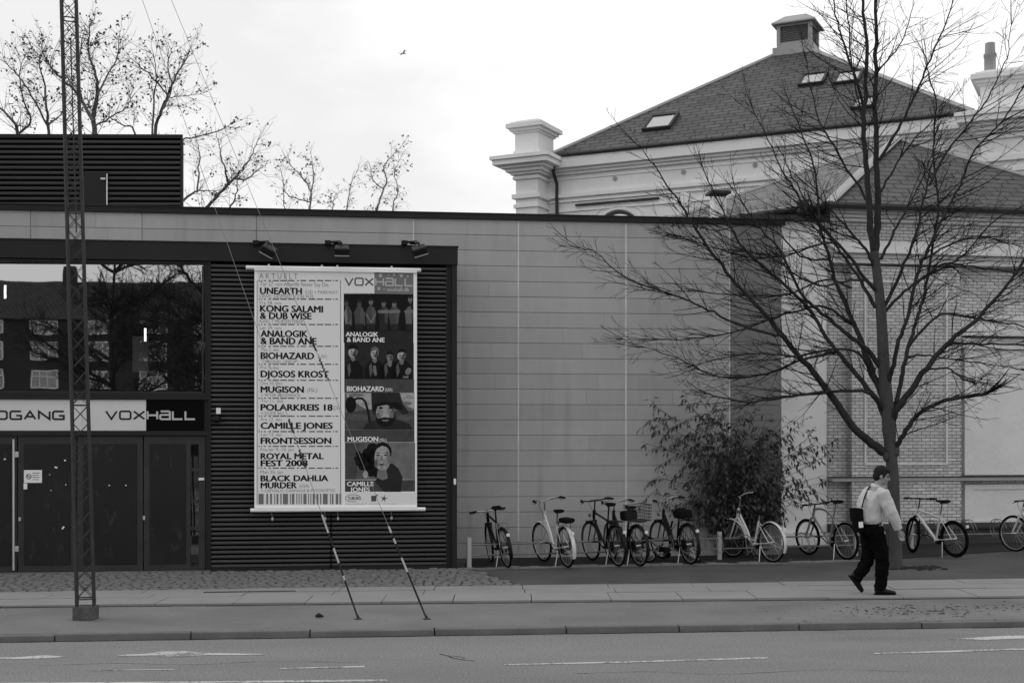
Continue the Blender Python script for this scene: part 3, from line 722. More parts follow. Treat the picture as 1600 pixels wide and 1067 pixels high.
# left column: programme
m = MB(); rect(m, 403, 424, 535, 789, 1); rect(m, 536, 426, 585, 459, 1); rect(m, 539, 769, 650, 789, 1); m.build('pale_panel', 'poster_pale', B_, fix=False)
rule = MB()
def T(mb, s, x0, x1, yt, yb_, b, k=2):
    a, c = bp(x0, yb_, k), bp(x1, yt, k); put_text(mb, s, a.x, c.x, a.z, c.z - a.z, a.y, b)
rows = [('UNEARTH', 406, 472, 450, 459), ('KONG SALAMI', 406, 505, 478, 487), ('& DUB WISE', 406, 487, 489, 498), ('ANALOGIK', 407, 481, 516.5, 526), ('& BAND ANE', 407, 495, 528, 537.5),
        ('BIOHAZARD', 407, 491, 551, 560.5), ('DJOSOS KROST', 407, 514, 579.5, 589), ('MUGISON', 407, 475, 603.5, 613), ('POLARKREIS 18', 407, 520, 631.5, 641), ('CAMILLE JONES', 407, 520, 660, 669.5),
        ('FRONTSESSION', 407, 518, 683.5, 693), ('ROYAL METAL', 407, 506, 707.5, 717), ('FEST 2008', 407, 481, 718.5, 728), ('BLACK DAHLIA', 407, 513, 742, 751.5), ('MURDER', 407, 464, 753, 762.5)]
for s, x0, x1, a, b in rows: q = MB(); T(q, s, x0, x1, a, b, .048); q.build('bold_lettering', 'poster_type', B_, fix=False)
smalls = [('A K T U E L T', 405, 465, 427.5, 435), ('Tor 27. nov Afterlife Never Say Die', 406, 513, 441.5, 446.5), ('(US) + PARKWAY', 477, 528, 454, 459), ('DRIVE, DESPISED ICON M.FL.', 406, 492, 460.5, 465.5), ('Fre 28. nov', 406, 440, 470.5, 475.5),
          ('KING T PRÆSENTERER', 406, 474, 499.5, 504.5), ('Lør 29. nov', 406, 440, 509.5, 514.5), ('Tirs 2. dec', 407, 436, 543.5, 548.5), ('(USA)', 497, 511, 554, 559), ('"ORIGINAL LINEUP"', 408, 465, 562.5, 567), ('Fre 5. dec', 407, 436, 571.5, 576.5),
          ('Ons 10. dec', 407, 441, 596, 601), ('(ISL)', 480, 496, 606, 612), ('+ PETER BRODERICK', 408, 470, 615, 619.5), ('Tor 11. dec', 408, 442, 624, 628.5), ('(DE)', 521, 531, 634, 640), ('+ DUDE BILL', 408, 445, 643, 648), ('Fre 12. dec', 408, 441, 652.5, 657.5),
          ('Lør 13. dec', 408, 441, 676.3, 681), ('Fre-lør 9.-10. jan', 407, 459, 699.5, 704.5), ('Man 26. jan', 407, 442, 734.5, 739.5), ('(USA)', 468, 483, 756, 761), ('+ CEPHALIC CARNAGE & PSYCROPTIC', 408, 524, 763.5, 768.5)]
for s, x0, x1, a, b in smalls: q = MB(); T(q, s, x0, x1, a, b, .0); q.build('fine_lettering', 'poster_fine', B_, fix=False)
rng = random.Random(2); dash = []; x = 404.0
while x < 530:
    w = rng.choice([2, 3, 4, 9, 10]); dash.append((x, min(531, x + w))); x += w + rng.choice([2, 2.5, 4])
for y in (438.5, 467.5, 507, 541, 569, 594, 622, 650, 674, 697, 731):
    for a, b in dash: rect(rule, a, y - .9, b, y + .9, 2)
for x in (401.8, 532.0): rect(rule, x - .45, 438, x + .45, 788, 2)
rng = random.Random(6); x = 404.0; bars = [(404, 412, ), (416, 419), (422, 425), (428.5, 430), (432, 435), (438, 440), (442, 450), (453, 454.5), (456, 460), (463, 464.5), (466.5, 468), (470, 471.5), (474, 479), (481.5, 483), (485, 486.5), (488.5, 492), (494.5, 497.5), (500, 502), (504.5, 512), (515.5, 517), (518.5, 521), (524.5, 528.5), (530, 531), (532, 533)]
bc = MB()
for a, b in bars: rect(bc, a, 771, b, 787.5, 2)
bc.build('barcode_bars', 'poster_grey', B_, fix=False)
rule.build('rules', 'poster_mid', B_, fix=False)
# masthead
m = MB(); rect(m, 585, 426, 646, 458.5, 1); m.build('dark_masthead', 'poster_grey', B_, fix=False)
m = MB(); a, c = bp(538, 446.5, 2), bp(584, 434, 2); logo(m, 'VOX', a.x, c.x, a.z, c.z, a.y, .08, .17); m.build('dark_logo', 'poster_mid', B_, fix=False)
m = MB(); a, c = bp(586, 447, 2), bp(646, 434.5, 2); logo(m, 'HaLL', a.x, c.x, a.z, c.z, a.y, .08, .17)
def star(px, py, r):
    c0 = bp(px, py, 2); m.poly([c0 + Vector((math.sin(i * math.pi / 5) * (r if i % 2 == 0 else r * .42), 0, math.cos(i * math.pi / 5) * (r if i % 2 == 0 else r * .42))) for i in range(10)])
for px, py, r in ((594.5, 430.5, .045), (607, 430, .018), (615.5, 429.5, .026), (627, 430.5, .042), (637, 432, .024), (592, 451, .038), (600, 452, .016)): star(px, py, r)
T(m, 'voxhall.dk', 604, 640, 449.5, 455, .02); m.build('light_logo', 'poster_light', B_, fix=False)
# band photographs, simplified figures printed on the cloth
LAY = {}; PH = [0]; PMATS = ['photo_grey', 'photo_mid', 'photo_dark', 'photo_black', 'photo_skin', 'photo_skin_lit', 'photo_skin_dim', 'photo_light', 'photo_half', 'photo_soft', 'photo_dusk']
def lay(n): q = LAY.setdefault(PH[0], MB()); q.cur = PMATS.index(n.replace('poster', 'photo')); return q
def blob(mname, px, py, rx, ry, k, rot=0.0, n=18):
    P = []
    for i in range(n):
        a = 6.2832 * i / n; x = rx * math.cos(a); y = ry * math.sin(a)
        P.append(bp(px + x * math.cos(rot) - y * math.sin(rot), py + x * math.sin(rot) + y * math.cos(rot), k))
    lay(mname).poly(P[::-1])
def shape(mname, pts, k): lay(mname).poly([bp(x, y, k) for x, y in pts])
rect(lay('poster_black'), 537, 459.5, 646, 516, 1); rect(lay('poster_dark'), 537, 516.2, 646, 535.6, 1)
def strips(names, x0, x1, y0, y1, k):      # printed backdrop tones side by side
    w = (x1 - x0) / len(names)
    for i, n in enumerate(names): rect(lay('photo_' + n), x0 + i * w, y0, x0 + (i + 1) * w, y1, k)
# six standing men on black
for x, top, shirt, arms in ((541, 468, 'poster_skin', 0), (561.5, 469, 'poster_mid', 1), (579.5, 466, 'poster_mid', 2), (599.5, 469, 'poster_dark', 3), (616, 470, 'poster_mid', 3), (641, 462, 'poster_grey', 3)):
    xr = min(x + 8.5, 645.5); xl = max(x - 8.5, 537.5)
    shape(shirt, [(xl, 488), (xl + 4, 480), (x - 2, 478.5), (x + 2, 478.5), (xr - 4, 480), (xr, 488), (xr - 2, 506), (xr - 3, 514), (xl + 3, 514), (xl + 2, 506)], 2)
    shape('photo_dusk' if shirt == 'poster_mid' else 'photo_mid', [(x + 1, 480), (xr - 3, 481), (xr - 1, 490), (xr - 3, 505), (x + 2, 505)], 3)
    shape('poster_dark', [(xl + 2.5, 506), (xr - 2.5, 506), (xr - 2, 515.5), (xl + 2, 515.5)], 3)
    blob('poster_skin_dim' if arms < 2 else 'poster_skin', x, top + 5.8, 3.3, 5.0, 3); blob('poster_dark', x, top + 2.2, 3.3, 2.4, 4)
    shape('poster_skin_dim', [(x - 1.7, top + 9), (x + 1.7, top + 9), (x + 1.5, top + 13), (x - 1.5, top + 13)], 3)
    blob('poster_black', x - 1.2, top + 6, .6, .4, 5); blob('poster_black', x + 1.2, top + 6, .6, .4, 5); blob('poster_dark', x, top + 8.6, 1.2, .4, 5)
    if arms == 2: shape('poster_skin', [(xl, 490), (xl + 2, 490), (x + 1, 503), (x - 1, 505)], 4); shape('poster_skin', [(xr, 490), (xr - 2, 490), (x - .6, 503), (x + 1, 505.5)], 5)
    elif arms == 3: shape('poster_skin', [(xl, 484.5), (xr, 484), (min(xr + 1.5, 645.6), 487), (xr - 1, 489), (xl + 1, 489.5), (max(xl - 1, 537.5), 487)], 4)
    else: shape('poster_skin_dim', [(xr - 2, 489), (xr, 488), (xr + .5, 508), (xr - 1.5, 509)], 4)
# four men in dark clothes
PH[0] = 1; rect(lay('poster_dark'), 538, 536, 646.5, 592, 1); rect(lay('poster_mid'), 538, 592.2, 647, 612.6, 1)
for x, y, rx, ry, tilt, hat, lit in ((551.5, 549.5, 7.0, 9.5, .25, 1, 'poster_skin_lit'), (585.5, 552, 6.2, 8.6, .1, 0, 'poster_skin_lit'), (609, 558, 5.0, 7.2, -.3, 1, 'poster_skin'), (627.5, 555, 6.4, 8.2, .45, 1, 'poster_skin_lit')):
    sx = max(x - 16, 538.6); ex = min(x + 16, 645.8)
    shape('poster_black', [(sx, 591.6), (sx, 575), (x - 7, 563.5), (x + 7, 563.5), (ex, 574), (ex, 591.6)], 2)
    shape('poster_skin', [(x - 3.4, y + 5), (x + 3.6, y + 5), (x + 3, y + 13), (x, y + 15.5), (x - 3.5, y + 12)], 3)
    blob(lit, x, y, rx, ry, 4, tilt); blob('poster_skin_dim', x + rx * .55, y + 1, rx * .36, ry * .8, 5, tilt)
    if hat: shape('poster_black', [(x - rx - 1, y - 3), (x - rx * .8, y - ry - .5), (x, y - ry - 2.4), (x + rx * .9, y - ry), (x + rx + .8, y - 3.5), (x, y - 5)], 6)
    else: shape('poster_grey', [(x - rx - .4, y - 2), (x - rx * .8, y - ry), (x + 1, y - ry - 2), (x + rx, y - ry + 1), (x + rx + .3, y - 2), (x + rx * .5, y - 5.5), (x - 2, y - 4.4)], 6)
    blob('photo_half', x - rx * .1, y + ry * .45, rx * .6, ry * .4, 5, tilt); blob('photo_soft', x + rx * .35, y + ry * .5, rx * .4, ry * .3, 5, tilt); shape('photo_dusk', [(x - 9, 572), (x - 5, 566), (x - 3, 580), (x - 7, 590)], 3)
    blob('poster_dark', x - rx * .35, y - .8, 1.3, .7, 6); blob('poster_dark', x + rx * .4, y - .8, 1.2, .7, 6); blob('poster_dark', x + .3, y + ry * .55, 2.0, .55, 6); shape('poster_skin_dim', [(x + .2, y - .5), (x + 1.3, y + 2.8), (x - .4, y + 2.8)], 6)
shape('poster_skin', [(583, 571), (587, 571), (589, 585), (586, 587.5), (583.6, 581)], 3); blob('poster_skin', 638, 580, 4.4, 6.0, 3, .5); blob('poster_skin', 634, 589, 5, 1.8, 3)
# bearded man in a hat under a pale sky
PH[0] = 2; rect(lay('poster_grey'), 538.5, 613, 647.5, 671, 1); rect(lay('poster_mid'), 538.5, 671.2, 647.5, 690.6, 1)
shape('poster_light', [(541, 614), (581, 613.6), (583, 640), (570, 638), (556, 629), (543, 622)], 2); shape('poster_light', [(625, 613.6), (647, 613.6), (647, 639), (636, 634), (628, 625)], 2)
shape('poster_mid', [(539, 644), (580, 640), (647, 642), (647, 670.6), (539, 670.6)], 2); blob('poster_black', 548, 632, 8.5, 13, 3)
a_ = lay('poster_black'); ribbon(a_, [bp(550, 634, 4), bp(552, 626, 4), bp(558, 622, 4), bp(566, 622.4, 4), bp(571, 628, 4), bp(575, 642, 4), bp(578, 660, 4)][::-1], .035)
blob('photo_soft', 556, 617, 12, 2.5, 3); blob('photo_half', 571, 631, 7, 3, 3); blob('photo_half', 640, 620, 6, 3, 3); blob('photo_soft', 636, 630, 8, 3, 3); blob('photo_dusk', 560, 652, 18, 5, 3); blob('photo_dusk', 634, 652, 12, 5, 3)
shape('poster_dark', [(566, 671), (572, 662), (586, 656), (622, 656), (640, 662), (645, 671)], 3)
blob('poster_skin_lit', 602.5, 642, 15, 22, 4); shape('poster_skin_dim', [(607, 628), (617, 636), (616, 655), (608, 663), (609, 645)], 5)
shape('poster_black', [(587, 648), (590, 654), (596, 652.5), (602, 651.5), (609, 652.5), (615, 653), (617.5, 640), (618, 655), (612, 664), (602, 667.5), (592, 664), (587.5, 656)], 6)
blob('photo_half', 594, 645, 5, 7, 5); blob('photo_soft', 591, 650, 3, 5, 5); blob('photo_half', 609, 643, 4, 6, 6); blob('photo_soft', 612, 647, 3, 6, 6)
shape('poster_skin', [(596, 655.5), (608, 655.5), (606, 658), (598, 658)], 7); shape('poster_skin_lit', [(602, 638), (604.5, 638), (607, 648.5), (599.5, 648.5)], 6)
blob('poster_black', 595, 637, 3.6, 1.5, 7); blob('poster_black', 610.5, 637, 3.4, 1.5, 7)
shape('poster_dark', [(581, 640), (580, 613.4), (624, 613.4), (629, 630), (639, 644), (630, 648), (621, 640), (604, 632), (590, 635), (585, 650)], 7); shape('poster_black', [(583, 631), (600, 627), (624, 629), (632, 640), (621, 640), (604, 632), (590, 635), (583, 643)], 8)
# woman with dark hair to one side
PH[0] = 3; rect(lay('poster_grey'), 539, 691, 648.5, 749, 1); rect(lay('poster_mid'), 539, 749.2, 648.5, 768, 1)
shape('poster_mid', [(539, 691.4), (562, 691.4), (556, 749), (539, 749)], 2)
strips(['dusk', 'grey', 'grey', 'soft', 'soft', 'soft'], 556, 648.5, 691.2, 748.8, 2)
for x, y, r in ((582, 700, 9), (575, 708, 9), (568, 716, 9), (562, 722, 7), (574, 724, 11), (584, 715, 12), (580, 735, 10), (588, 738, 8), (557, 716, 4), (560, 709, 4.5), (566, 729, 6)): blob('poster_black', x, y, r, r * .95, 3, 0, 11)
shape('poster_dark', [(606, 725), (613, 724), (622, 731), (629, 745), (626, 768), (600, 768), (586, 752), (592, 742)], 3); shape('poster_skin', [(590, 735), (604, 735), (606, 747), (598, 750), (589, 746)], 4)
blob('poster_black', 598, 706, 14, 15.5, 4); blob('poster_skin', 612, 716, 2.2, 5, 5)
blob('poster_skin_lit', 597.5, 715.5, 12.4, 21, 5); shape('poster_black', [(584, 707), (588, 697), (598, 693.8), (606, 696), (610.5, 706), (606, 699), (597, 696), (590, 700)], 6)
shape('poster_skin', [(604, 702), (609.5, 710), (609, 722), (603, 732), (603.5, 716)], 6)
blob('photo_half', 590, 721, 4.5, 8, 6); blob('photo_soft', 588, 724, 2.5, 7, 6); blob('photo_half', 602, 722, 4, 6, 7); blob('photo_half', 597, 733, 6, 2.4, 6); blob('photo_soft', 597, 735.6, 5, 1.2, 7)
for x in (590.5, 602.5): blob('poster_black', x, 711, 3.0, 1.1, 7); blob('poster_dark', x, 707.2, 3.6, .6, 7)
shape('poster_skin', [(595, 711), (597, 711), (599.2, 719.5), (594, 719.5)], 6); blob('poster_dark', 596.6, 725.6, 4.4, 1.4, 7); blob('poster_skin_dim', 596.6, 729.3, 3, .6, 7)
blob('poster_light', 571, 741, 4, 6, 6)
for n_, mb in LAY.items(): mb.build('printed_photo', PMATS, B_, fix=False)
def TI(s, x0, x1, yt, yb_, b=.03): q = MB(); T(q, s, x0, x1, yt, yb_, b, 10); q.build('photo_caption', 'poster_white', B_, fix=False)
TI('ANALOGIK', 540, 591, 519, 525.5); TI('& BAND ANE', 542, 601, 527.5, 534); TI('BIOHAZARD', 542, 600, 603.5, 611); TI('MUGISON', 543, 591, 682, 689.5); TI('CAMILLE', 542, 584, 752, 759); TI('JONES', 547, 578, 760.8, 767.8)
TI('(USA)', 602, 613, 606, 611, 0); TI('(ISL)', 593, 604, 684.5, 689.5, 0)
m = MB(); T(m, 'TUBORG', 543.5, 564, 775.5, 780.5, .03)
ribbon(m, [bp(552 + 12.5 * math.cos(i * .35 + 1.2), 778 + 5.5 * math.sin(i * .35 + 1.2), 2) for i in range(14)], .008); m.build('sponsor_lettering', 'poster_type', B_, fix=False)
P = MB(); P.poly([bp(x, y, 2) for x, y in [(580, 774), (588, 774), (588, 783), (580, 783)]]); ribbon(P, [bp(581, 777, 3), bp(584, 780, 3), bp(590, 772, 3)], .02); P.build('sponsor_emblem', 'poster_mid', B_, fix=False)
P = MB(); c0 = bp(600, 778.5, 2); P.poly([c0 + Vector((math.sin(i * math.pi / 5 + .2) * (.065 if i % 2 == 0 else .02), 0, math.cos(i * math.pi / 5 + .2) * (.065 if i % 2 == 0 else .02))) for i in range(10)]); P.build('sponsor_emblem', 'poster_mid', B_, fix=False)
m = MB(); T(m, 'www.voxhall.dk   billetsalg   foreningen', 541, 620, 785.5, 787.5, 0); m.build('fine_lettering', 'poster_fine', B_, fix=False)

# ------------------------------------------------------------------ lattice mast and its two stays
mat('mast_steel', 0.03, 0.6, 0.25, 6, 0.1, 40, spec=0.3, fine=0.2, fscale=30)
mat('foot_concrete', 0.085, .95, .3, 9, .8, 25, fine=.2, dist=.02)
mat('sleeve_white', 0.45, 0.6, 0.12, 8)
mat('sleeve_black', 0.012, 0.6, 0.1, 8)
mat('wire', 0.22, 0.6, 0)
base = ground(134, 967)
topY = base.y
def mastc(z):                          # centre line, leaning a little left
    a, b = at(134, 955, topY), at(107.5, 0, topY); f = (z - a.z) / (b.z - a.z); return Vector((a.x + (b.x - a.x) * f, topY, z))
M_ = thing('lattice_mast', 'tall slim steel lattice mast on concrete foot at the kerb side', 'mast', (base.x, topY, 0))
ZM = 10.9
def corner(i, z):
    h = 0.098 - 0.002 * z; c = mastc(z) - Vector((base.x, topY, 0)); sx, sy = ((-1, -1), (1, -1), (1, 1), (-1, 1))[i]
    a = .30; x, y = sx * h, sy * h; return c + Vector((x * math.cos(a) - y * math.sin(a), x * math.sin(a) + y * math.cos(a), 0))
for i in range(4):
    m = MB(); m.tube([corner(i, .17), corner(i, 4), corner(i, ZM)], .021, 6); m.build('leg', 'mast_steel', M_)
m = MB(); z = .25; k = 0; ph = .21
while z < ZM - .2:
    for i in range(4):
        j = (i + 1) % 4
        if i % 2 == 0: m.bar(corner(i, z), corner(j, z + ph), .0042, 4); m.bar(corner(j, z), corner(i, z + ph), .0042, 4)
        else: m.bar(corner(i if k % 2 else j, z), corner(j if k % 2 else i, z + ph), .0042, 4)
        if k % 11 == 0: m.bar(corner(i, z), corner(j, z), .008, 4)
    z += ph; k += 1
m.build('lattice', 'mast_steel', M_)
m = MB(); m.bbox((-.125, -.125, -.02), (.125, .125, .165), .025); m.build('foot', 'foot_concrete', M_)
m = MB(); m.bar(corner(0, 4.6) + Vector((.12, -.03, 0)), corner(0, 6.9) + Vector((.11, -.03, 0)), .008); m.build('cable', 'mast_steel', M_)
def stay(label, gpx, zt, sleeves, wraps):
    g = ground(*gpx); t = mastc(zt); S = thing('guy_wire', label, 'guy wire', g, 0, 'stays of the lattice mast')
    d = t - g; L0 = d.length
    q = MB(); q.bar((0, 0, 0), d, .0032, 6); q.build('cable', 'wire', S)
    q = MB(); q.ball((0, 0, 0), (.05, .05, .02), 8, 5); q.tube([(-.015, 0, 0), (0, 0, .05), (.015, 0, 0)], .008, 5); q.build('ground_anchor', 'mast_steel', S)
    def f_at(py):                      # fraction along the stay that shows at picture height py
        lo, hi = 0.0, 1.0
        for _ in range(40):
            mid = (lo + hi) / 2; p = g + d * mid; y = HZ - (p.z - CAM_H) / p.y * FPX
            if y > py: lo = mid
            else: hi = mid
        return lo
    for y0, y1, c in sleeves:
        q = MB(); q.bar(d * f_at(y0), d * f_at(y1), .0115, 8); q.build('sleeve', c, S)
    for y0, y1 in wraps:
        q = MB(); a, b = f_at(y0), f_at(y1); n = 30
        q.tube([d * (a + (b - a) * i / n) + Vector((math.cos(i * 1.3), math.sin(i * 1.3), 0)) * .010 for i in range(n + 1)], .009, 5); q.build('wrap', 'sleeve_black', S)
stay('left stay of the lattice mast running down across the banner', (560, 967), 10.15, [(967, 938, 'mast_steel'), (938, 906, 'sleeve_black'), (906, 899, 'sleeve_white'), (899, 879, 'sleeve_black'), (879, 856, 'sleeve_white'), (856, 832, 'sleeve_black'), (832, 804, 'sleeve_white')], [(730, 702), (676, 655)])
stay('right stay of the lattice mast, reaching the asphalt right of the other stay', (667, 967), 10.6, [(967, 944, 'mast_steel'), (944, 893, 'sleeve_black'), (893, 871, 'sleeve_white'), (871, 849, 'sleeve_black'), (849, 841, 'sleeve_white'), (841, 832, 'sleeve_black'), (832, 822, 'sleeve_white')], [(592, 560), (548, 526)])
# ------------------------------------------------------------------ old plastered hall behind, with hipped slate roof
mat('plinth_dark', 0.06, .9, .2, 3)
mat('plaster_pale', 0.76, 0.85, 0.07, 1.2, 0.1, 30, fine=0.04, fscale=12)
mat('plaster_strip_coat', 0.78, 0.9, 0.1, 1.3, 0.15, 20)
mat('plaster_wall', 0.66, 0.9, 0.10, 1.1, 0.2, 25, fine=0.05, fscale=10)
brickmat('slate', 0.088, 0.060, 0.020, 0.46, 0.225, 0.026, 0.6, bmp=0.9, var=0.2, spec=0.25)
brickmat('pale_tile', 0.2, 0.15, 0.07, 0.3, 0.2, 0.016, 0.8, bmp=0.7, var=0.2)  # paler tile pattern, used on the side slope only
brickmat('pale_brick', 0.62, 0.45, 0.20, 0.19, 0.067, 0.009, 0.9, bmp=0.5, var=0.14, vscale=0.8)
mat('louvre_grey', 0.13, .8, .1, 3)
mat('sill_stone', 0.36, .9, .12, 2)
mat('zinc', 0.30, 0.5, 0.12, 2, spec=0.4)
mat('lead_dark', 0.03, 0.6, 0.15, 3)
class Frame:
    def __init__(s, o, a): s.o = Vector(o); s.a = a; s.U = Vector((math.cos(a), math.sin(a), 0)); s.V = Vector((-math.sin(a), math.cos(a), 0))
    def hit(s, px, py, yl=0.0):
        d = Vector(((px - CX) / FPX, 1, (HZ - py) / FPX)); t = (yl + s.o.dot(s.V)) / d.dot(s.V); p = d * t
        return ((p - s.o).dot(s.U), p.z + CAM_H)
    def w(s, x, y, z=0.0): p = s.o + s.U * x + s.V * y; return Vector((p.x, p.y, z))
    def l(s, p): q = Vector(p) - s.o; return Vector((q.dot(s.U), q.dot(s.V), p[2]))
ze = 10.1
P0 = at(868, 243, 36.16); P1 = at(1517, 175, 31.3)
TA = math.atan2(P1.y - P0.y, P1.x - P0.x); TL = math.hypot(P1.x - P0.x, P1.y - P0.y)
TF = Frame((P0.x, P0.y, 0), TA)
T_ = thing('old_hall', 'tall pale plastered old hall with hipped slate roof, behind the concrete hall', 'building', TF.o, TA)
S_ = TL
m = MB(); m.box((-.37, .3, 0), (S_ + .5, S_ - .3, ze - .3)); m.build('wall', 'plaster_pale', T_)
m = MB()
for o_, z0, z1 in ((.0, ze - .36, ze - .03), (.12, ze - .44, ze - .36), (.2, ze - .52, ze - .44)): m.box((-.355, o_, z0), (S_ + .45, S_ - o_, z1))
m.box((-.357, .27, ze - .66), (S_ + .46, S_ - .27, ze - .62))
for zc, hh, pr in ((8.98, .10, .10), (8.83, .05, .06), (8.55, .04, .05)): m.box((-.358, .3 - pr, zc - hh / 2), (S_ + .47, S_ - .31, zc + hh / 2))
m.build('cornice', 'plaster_pale', T_)
m = MB(); m.tube([(-.02, -.03, ze - .02), (S_ + .02, -.03, ze - .02)], .05, 8); m.tube([(-.03, -.02, ze - .02), (-.03, S_, ze - .02)], .05, 8)
for i in range(16): x = .4 + i * S_ / 16; m.box((x, -.09, ze - .1), (x + .02, -.075, ze + .03))
m.build('gutter', 'lead_dark', T_)
apx = Vector((S_ / 2, S_ / 2, at(1245, 70, TF.w(S_ / 2, S_ / 2).y).z))
ax, az_ = apx.x, apx.z
E4 = [(-.22, -.05, ze), (S_ + .05, -.05, ze), (S_ + .05, S_ + .05, ze), (-.22, S_ + .05, ze)]
m = MB()
for i in range(4): m.add([E4[i], E4[(i + 1) % 4], apx], [(0, 1, 2)])
RF = m.build('roof', 'slate', T_, uv=True)
m = MB()
for e in E4: m.tube([Vector(e), apx], .07, 6)
m.build('hip_cap', 'zinc', RF)
# roof lights lie on the front slope
def skylight(par, px, py, w, h, o3, ux, un):
    pass
nrm = (Vector(E4[1]) - Vector(E4[0])).cross(apx - Vector(E4[0])).normalized()
up = nrm.cross(Vector((1, 0, 0))).normalized(); up = up if up.z > 0 else -up
def roofhit(px, py):
    d = Vector(((px - CX) / FPX, 1, (HZ - py) / FPX)); dl = Vector((d.dot(TF.U), d.dot(TF.V), d.z)); o = Vector((0, 0, CAM_H)) - TF.o; ol = Vector((o.dot(TF.U), o.dot(TF.V), CAM_H))
    t = (Vector(E4[0]) - ol).dot(nrm) / dl.dot(nrm); return ol + dl * t
n2 = nrm if nrm.z > 0 else -nrm
for px, py, w, h in ((1033, 193, .42, .50), (1271, 126, .36, .42), (1326, 123, .36, .42), (1351, 163, .30, .36)):
    c = roofhit(px, py); fmx = Matrix((Vector((1, 0, 0)), up, n2)).transposed().to_4x4(); fmx.translation = c
    m = MB(); m.M = fmx
    for lo, hi in (((-w, -h, -.02), (-w + .07, h, .1)), ((w - .07, -h, -.02), (w, h, .1)), ((-w + .07, -h, -.02), (w - .07, -h + .08, .09)), ((-w + .07, h - .08, -.02), (w - .07, h, .1))): m.box(lo, hi)
    K = m.build('roof_window', 'lead_dark', RF); m = MB(); m.M = fmx; m.box((-w + .07, -h + .08, .05), (w - .07, h - .08, .07)); m.build('pane', 'skylight_glass', K)
# lantern on the apex
LZ = az_ - .42; _n0 = len(bpy.data.meshes)
m = MB(); m.box((ax - .82, ax - .82, LZ - .1), (ax + .82, ax + .82, LZ + .26)); m.box((ax - .68, ax - .68, LZ + .26), (ax + .68, ax + .68, LZ + .36))
for sx in (-1, 1):
    for sy in (-1, 1): m.box((ax + sx * .62 - .07, ax + sy * .62 - .07, LZ + .36), (ax + sx * .62 + .07, ax + sy * .62 + .07, LZ + 1.12))
for s in (-1, 1):
    m.box((ax - .55, ax + s * .62 - .05, LZ + 1.0), (ax + .55, ax + s * .62 + .05, LZ + 1.12)); m.box((ax + s * .62 - .05, ax - .55, LZ + 1.0), (ax + s * .62 + .05, ax + .55, LZ + 1.12))
    m.box((ax - .55, ax + s * .62 - .05, LZ + .36), (ax + .55, ax + s * .62 + .05, LZ + .44)); m.box((ax + s * .62 - .05, ax - .55, LZ + .36), (ax + s * .62 + .05, ax + .55, LZ + .44))
K = m.build('lantern', 'zinc', T_)
m = MB(); zt_ = LZ + 1.12; r0 = .86; r1 = .42
q = [(ax - r0, ax - r0, zt_), (ax + r0, ax - r0, zt_), (ax + r0, ax + r0, zt_), (ax - r0, ax + r0, zt_)]; q2 = [(ax - r1, ax - r1, zt_ + .3), (ax + r1, ax - r1, zt_ + .3), (ax + r1, ax + r1, zt_ + .3), (ax - r1, ax + r1, zt_ + .3)]
m.add([(a, b, c - .05) for a, b, c in q] + q + q2, [(0, 1, 5, 4), (1, 2, 6, 5), (2, 3, 7, 6), (3, 0, 4, 7), (4, 5, 9, 8), (5, 6, 10, 9), (6, 7, 11, 10), (7, 4, 8, 11), (8, 9, 10, 11), (3, 2, 1, 0)]); m.build('lantern_roof', 'zinc', K)
m = MB()
for i in range(9):
    z = LZ + .46 + i * .06
    for s in (-1, 1): m.box((ax - .55, ax + s * .58 - .02, z), (ax + .55, ax + s * .58 + .02, z + .035)); m.box((ax + s * .58 - .02, ax - .55, z), (ax + s * .58 + .02, ax + .55, z + .035))
m.box((ax - .54, ax - .54, LZ + .37), (ax + .54, ax + .54, LZ + 1.1)); m.build('louvres', 'louvre_grey', K)
for o_ in list(bpy.data.objects):       # the lantern is slim: keep its height, narrow it about its axis
    if o_.name.split('.')[0] in ('lantern', 'lantern_roof', 'louvres'):
        for v in o_.data.vertices: v.co.x = ax + (v.co.x - ax) * .76; v.co.y = ax + (v.co.y - ax) * .76; v.co.z = LZ + (v.co.z - LZ) * .86
# corner piers with mouldings
def pier(x0, x1, y0, y1, nm, dz=0.0):
    m = MB()
    def ring(o, z0, z1): m.box((x0 - o, y0 - o, z0 + (dz if z0 > 0 else 0)), (x1 + o, y1 + o, z1 + dz))
    ring(0, 0, 9.55); ring(.05, 8.62, 8.72); ring(.09, 8.88, 9.0); ring(.07, 9.42, 9.50); ring(.12, 9.55, 9.62); ring(.22, 9.62, 9.71); ring(.33, 9.71, 9.79); ring(.50, 9.79, 9.93); ring(.56, 9.93, 10.03)
    ring(.3, 10.03, 10.10); ring(.06, 10.1, 10.22); ring(.02, 10.22, 10.72); ring(.07, 10.72, 10.78); ring(.14, 10.78, 10.86); ring(.22, 10.86, 10.98); ring(.12, 10.98, 11.04); ring(.0, 11.04, 11.09)
    return m.build(nm, 'plaster_pale', T_)
pier(-1.04, -.36, -.42, .6, 'corner_pier')
pier(S_ + .28, S_ + 1.75, -.42, .9, 'corner_pier', -.13)
m = MB(); x, z = S_ + .46, 10.94; m.lathe([(.135, 0), (.135, .36), (.15, .38), (.15, .46), (.12, .46), (.115, .72), (.08, .72), (.08, .6)], (x, -.2, z), 14); m.build('chimney_pot', 'zinc', T_, smooth=True)
m = MB(); m.tube([(-.04, -.04, ze - .08), (-.05, -.02, ze - .5), (-.05, .2, ze - .75), (-.05, .22, 7.5)], .05, 8); m.build('downpipe', 'lead_dark', T_)
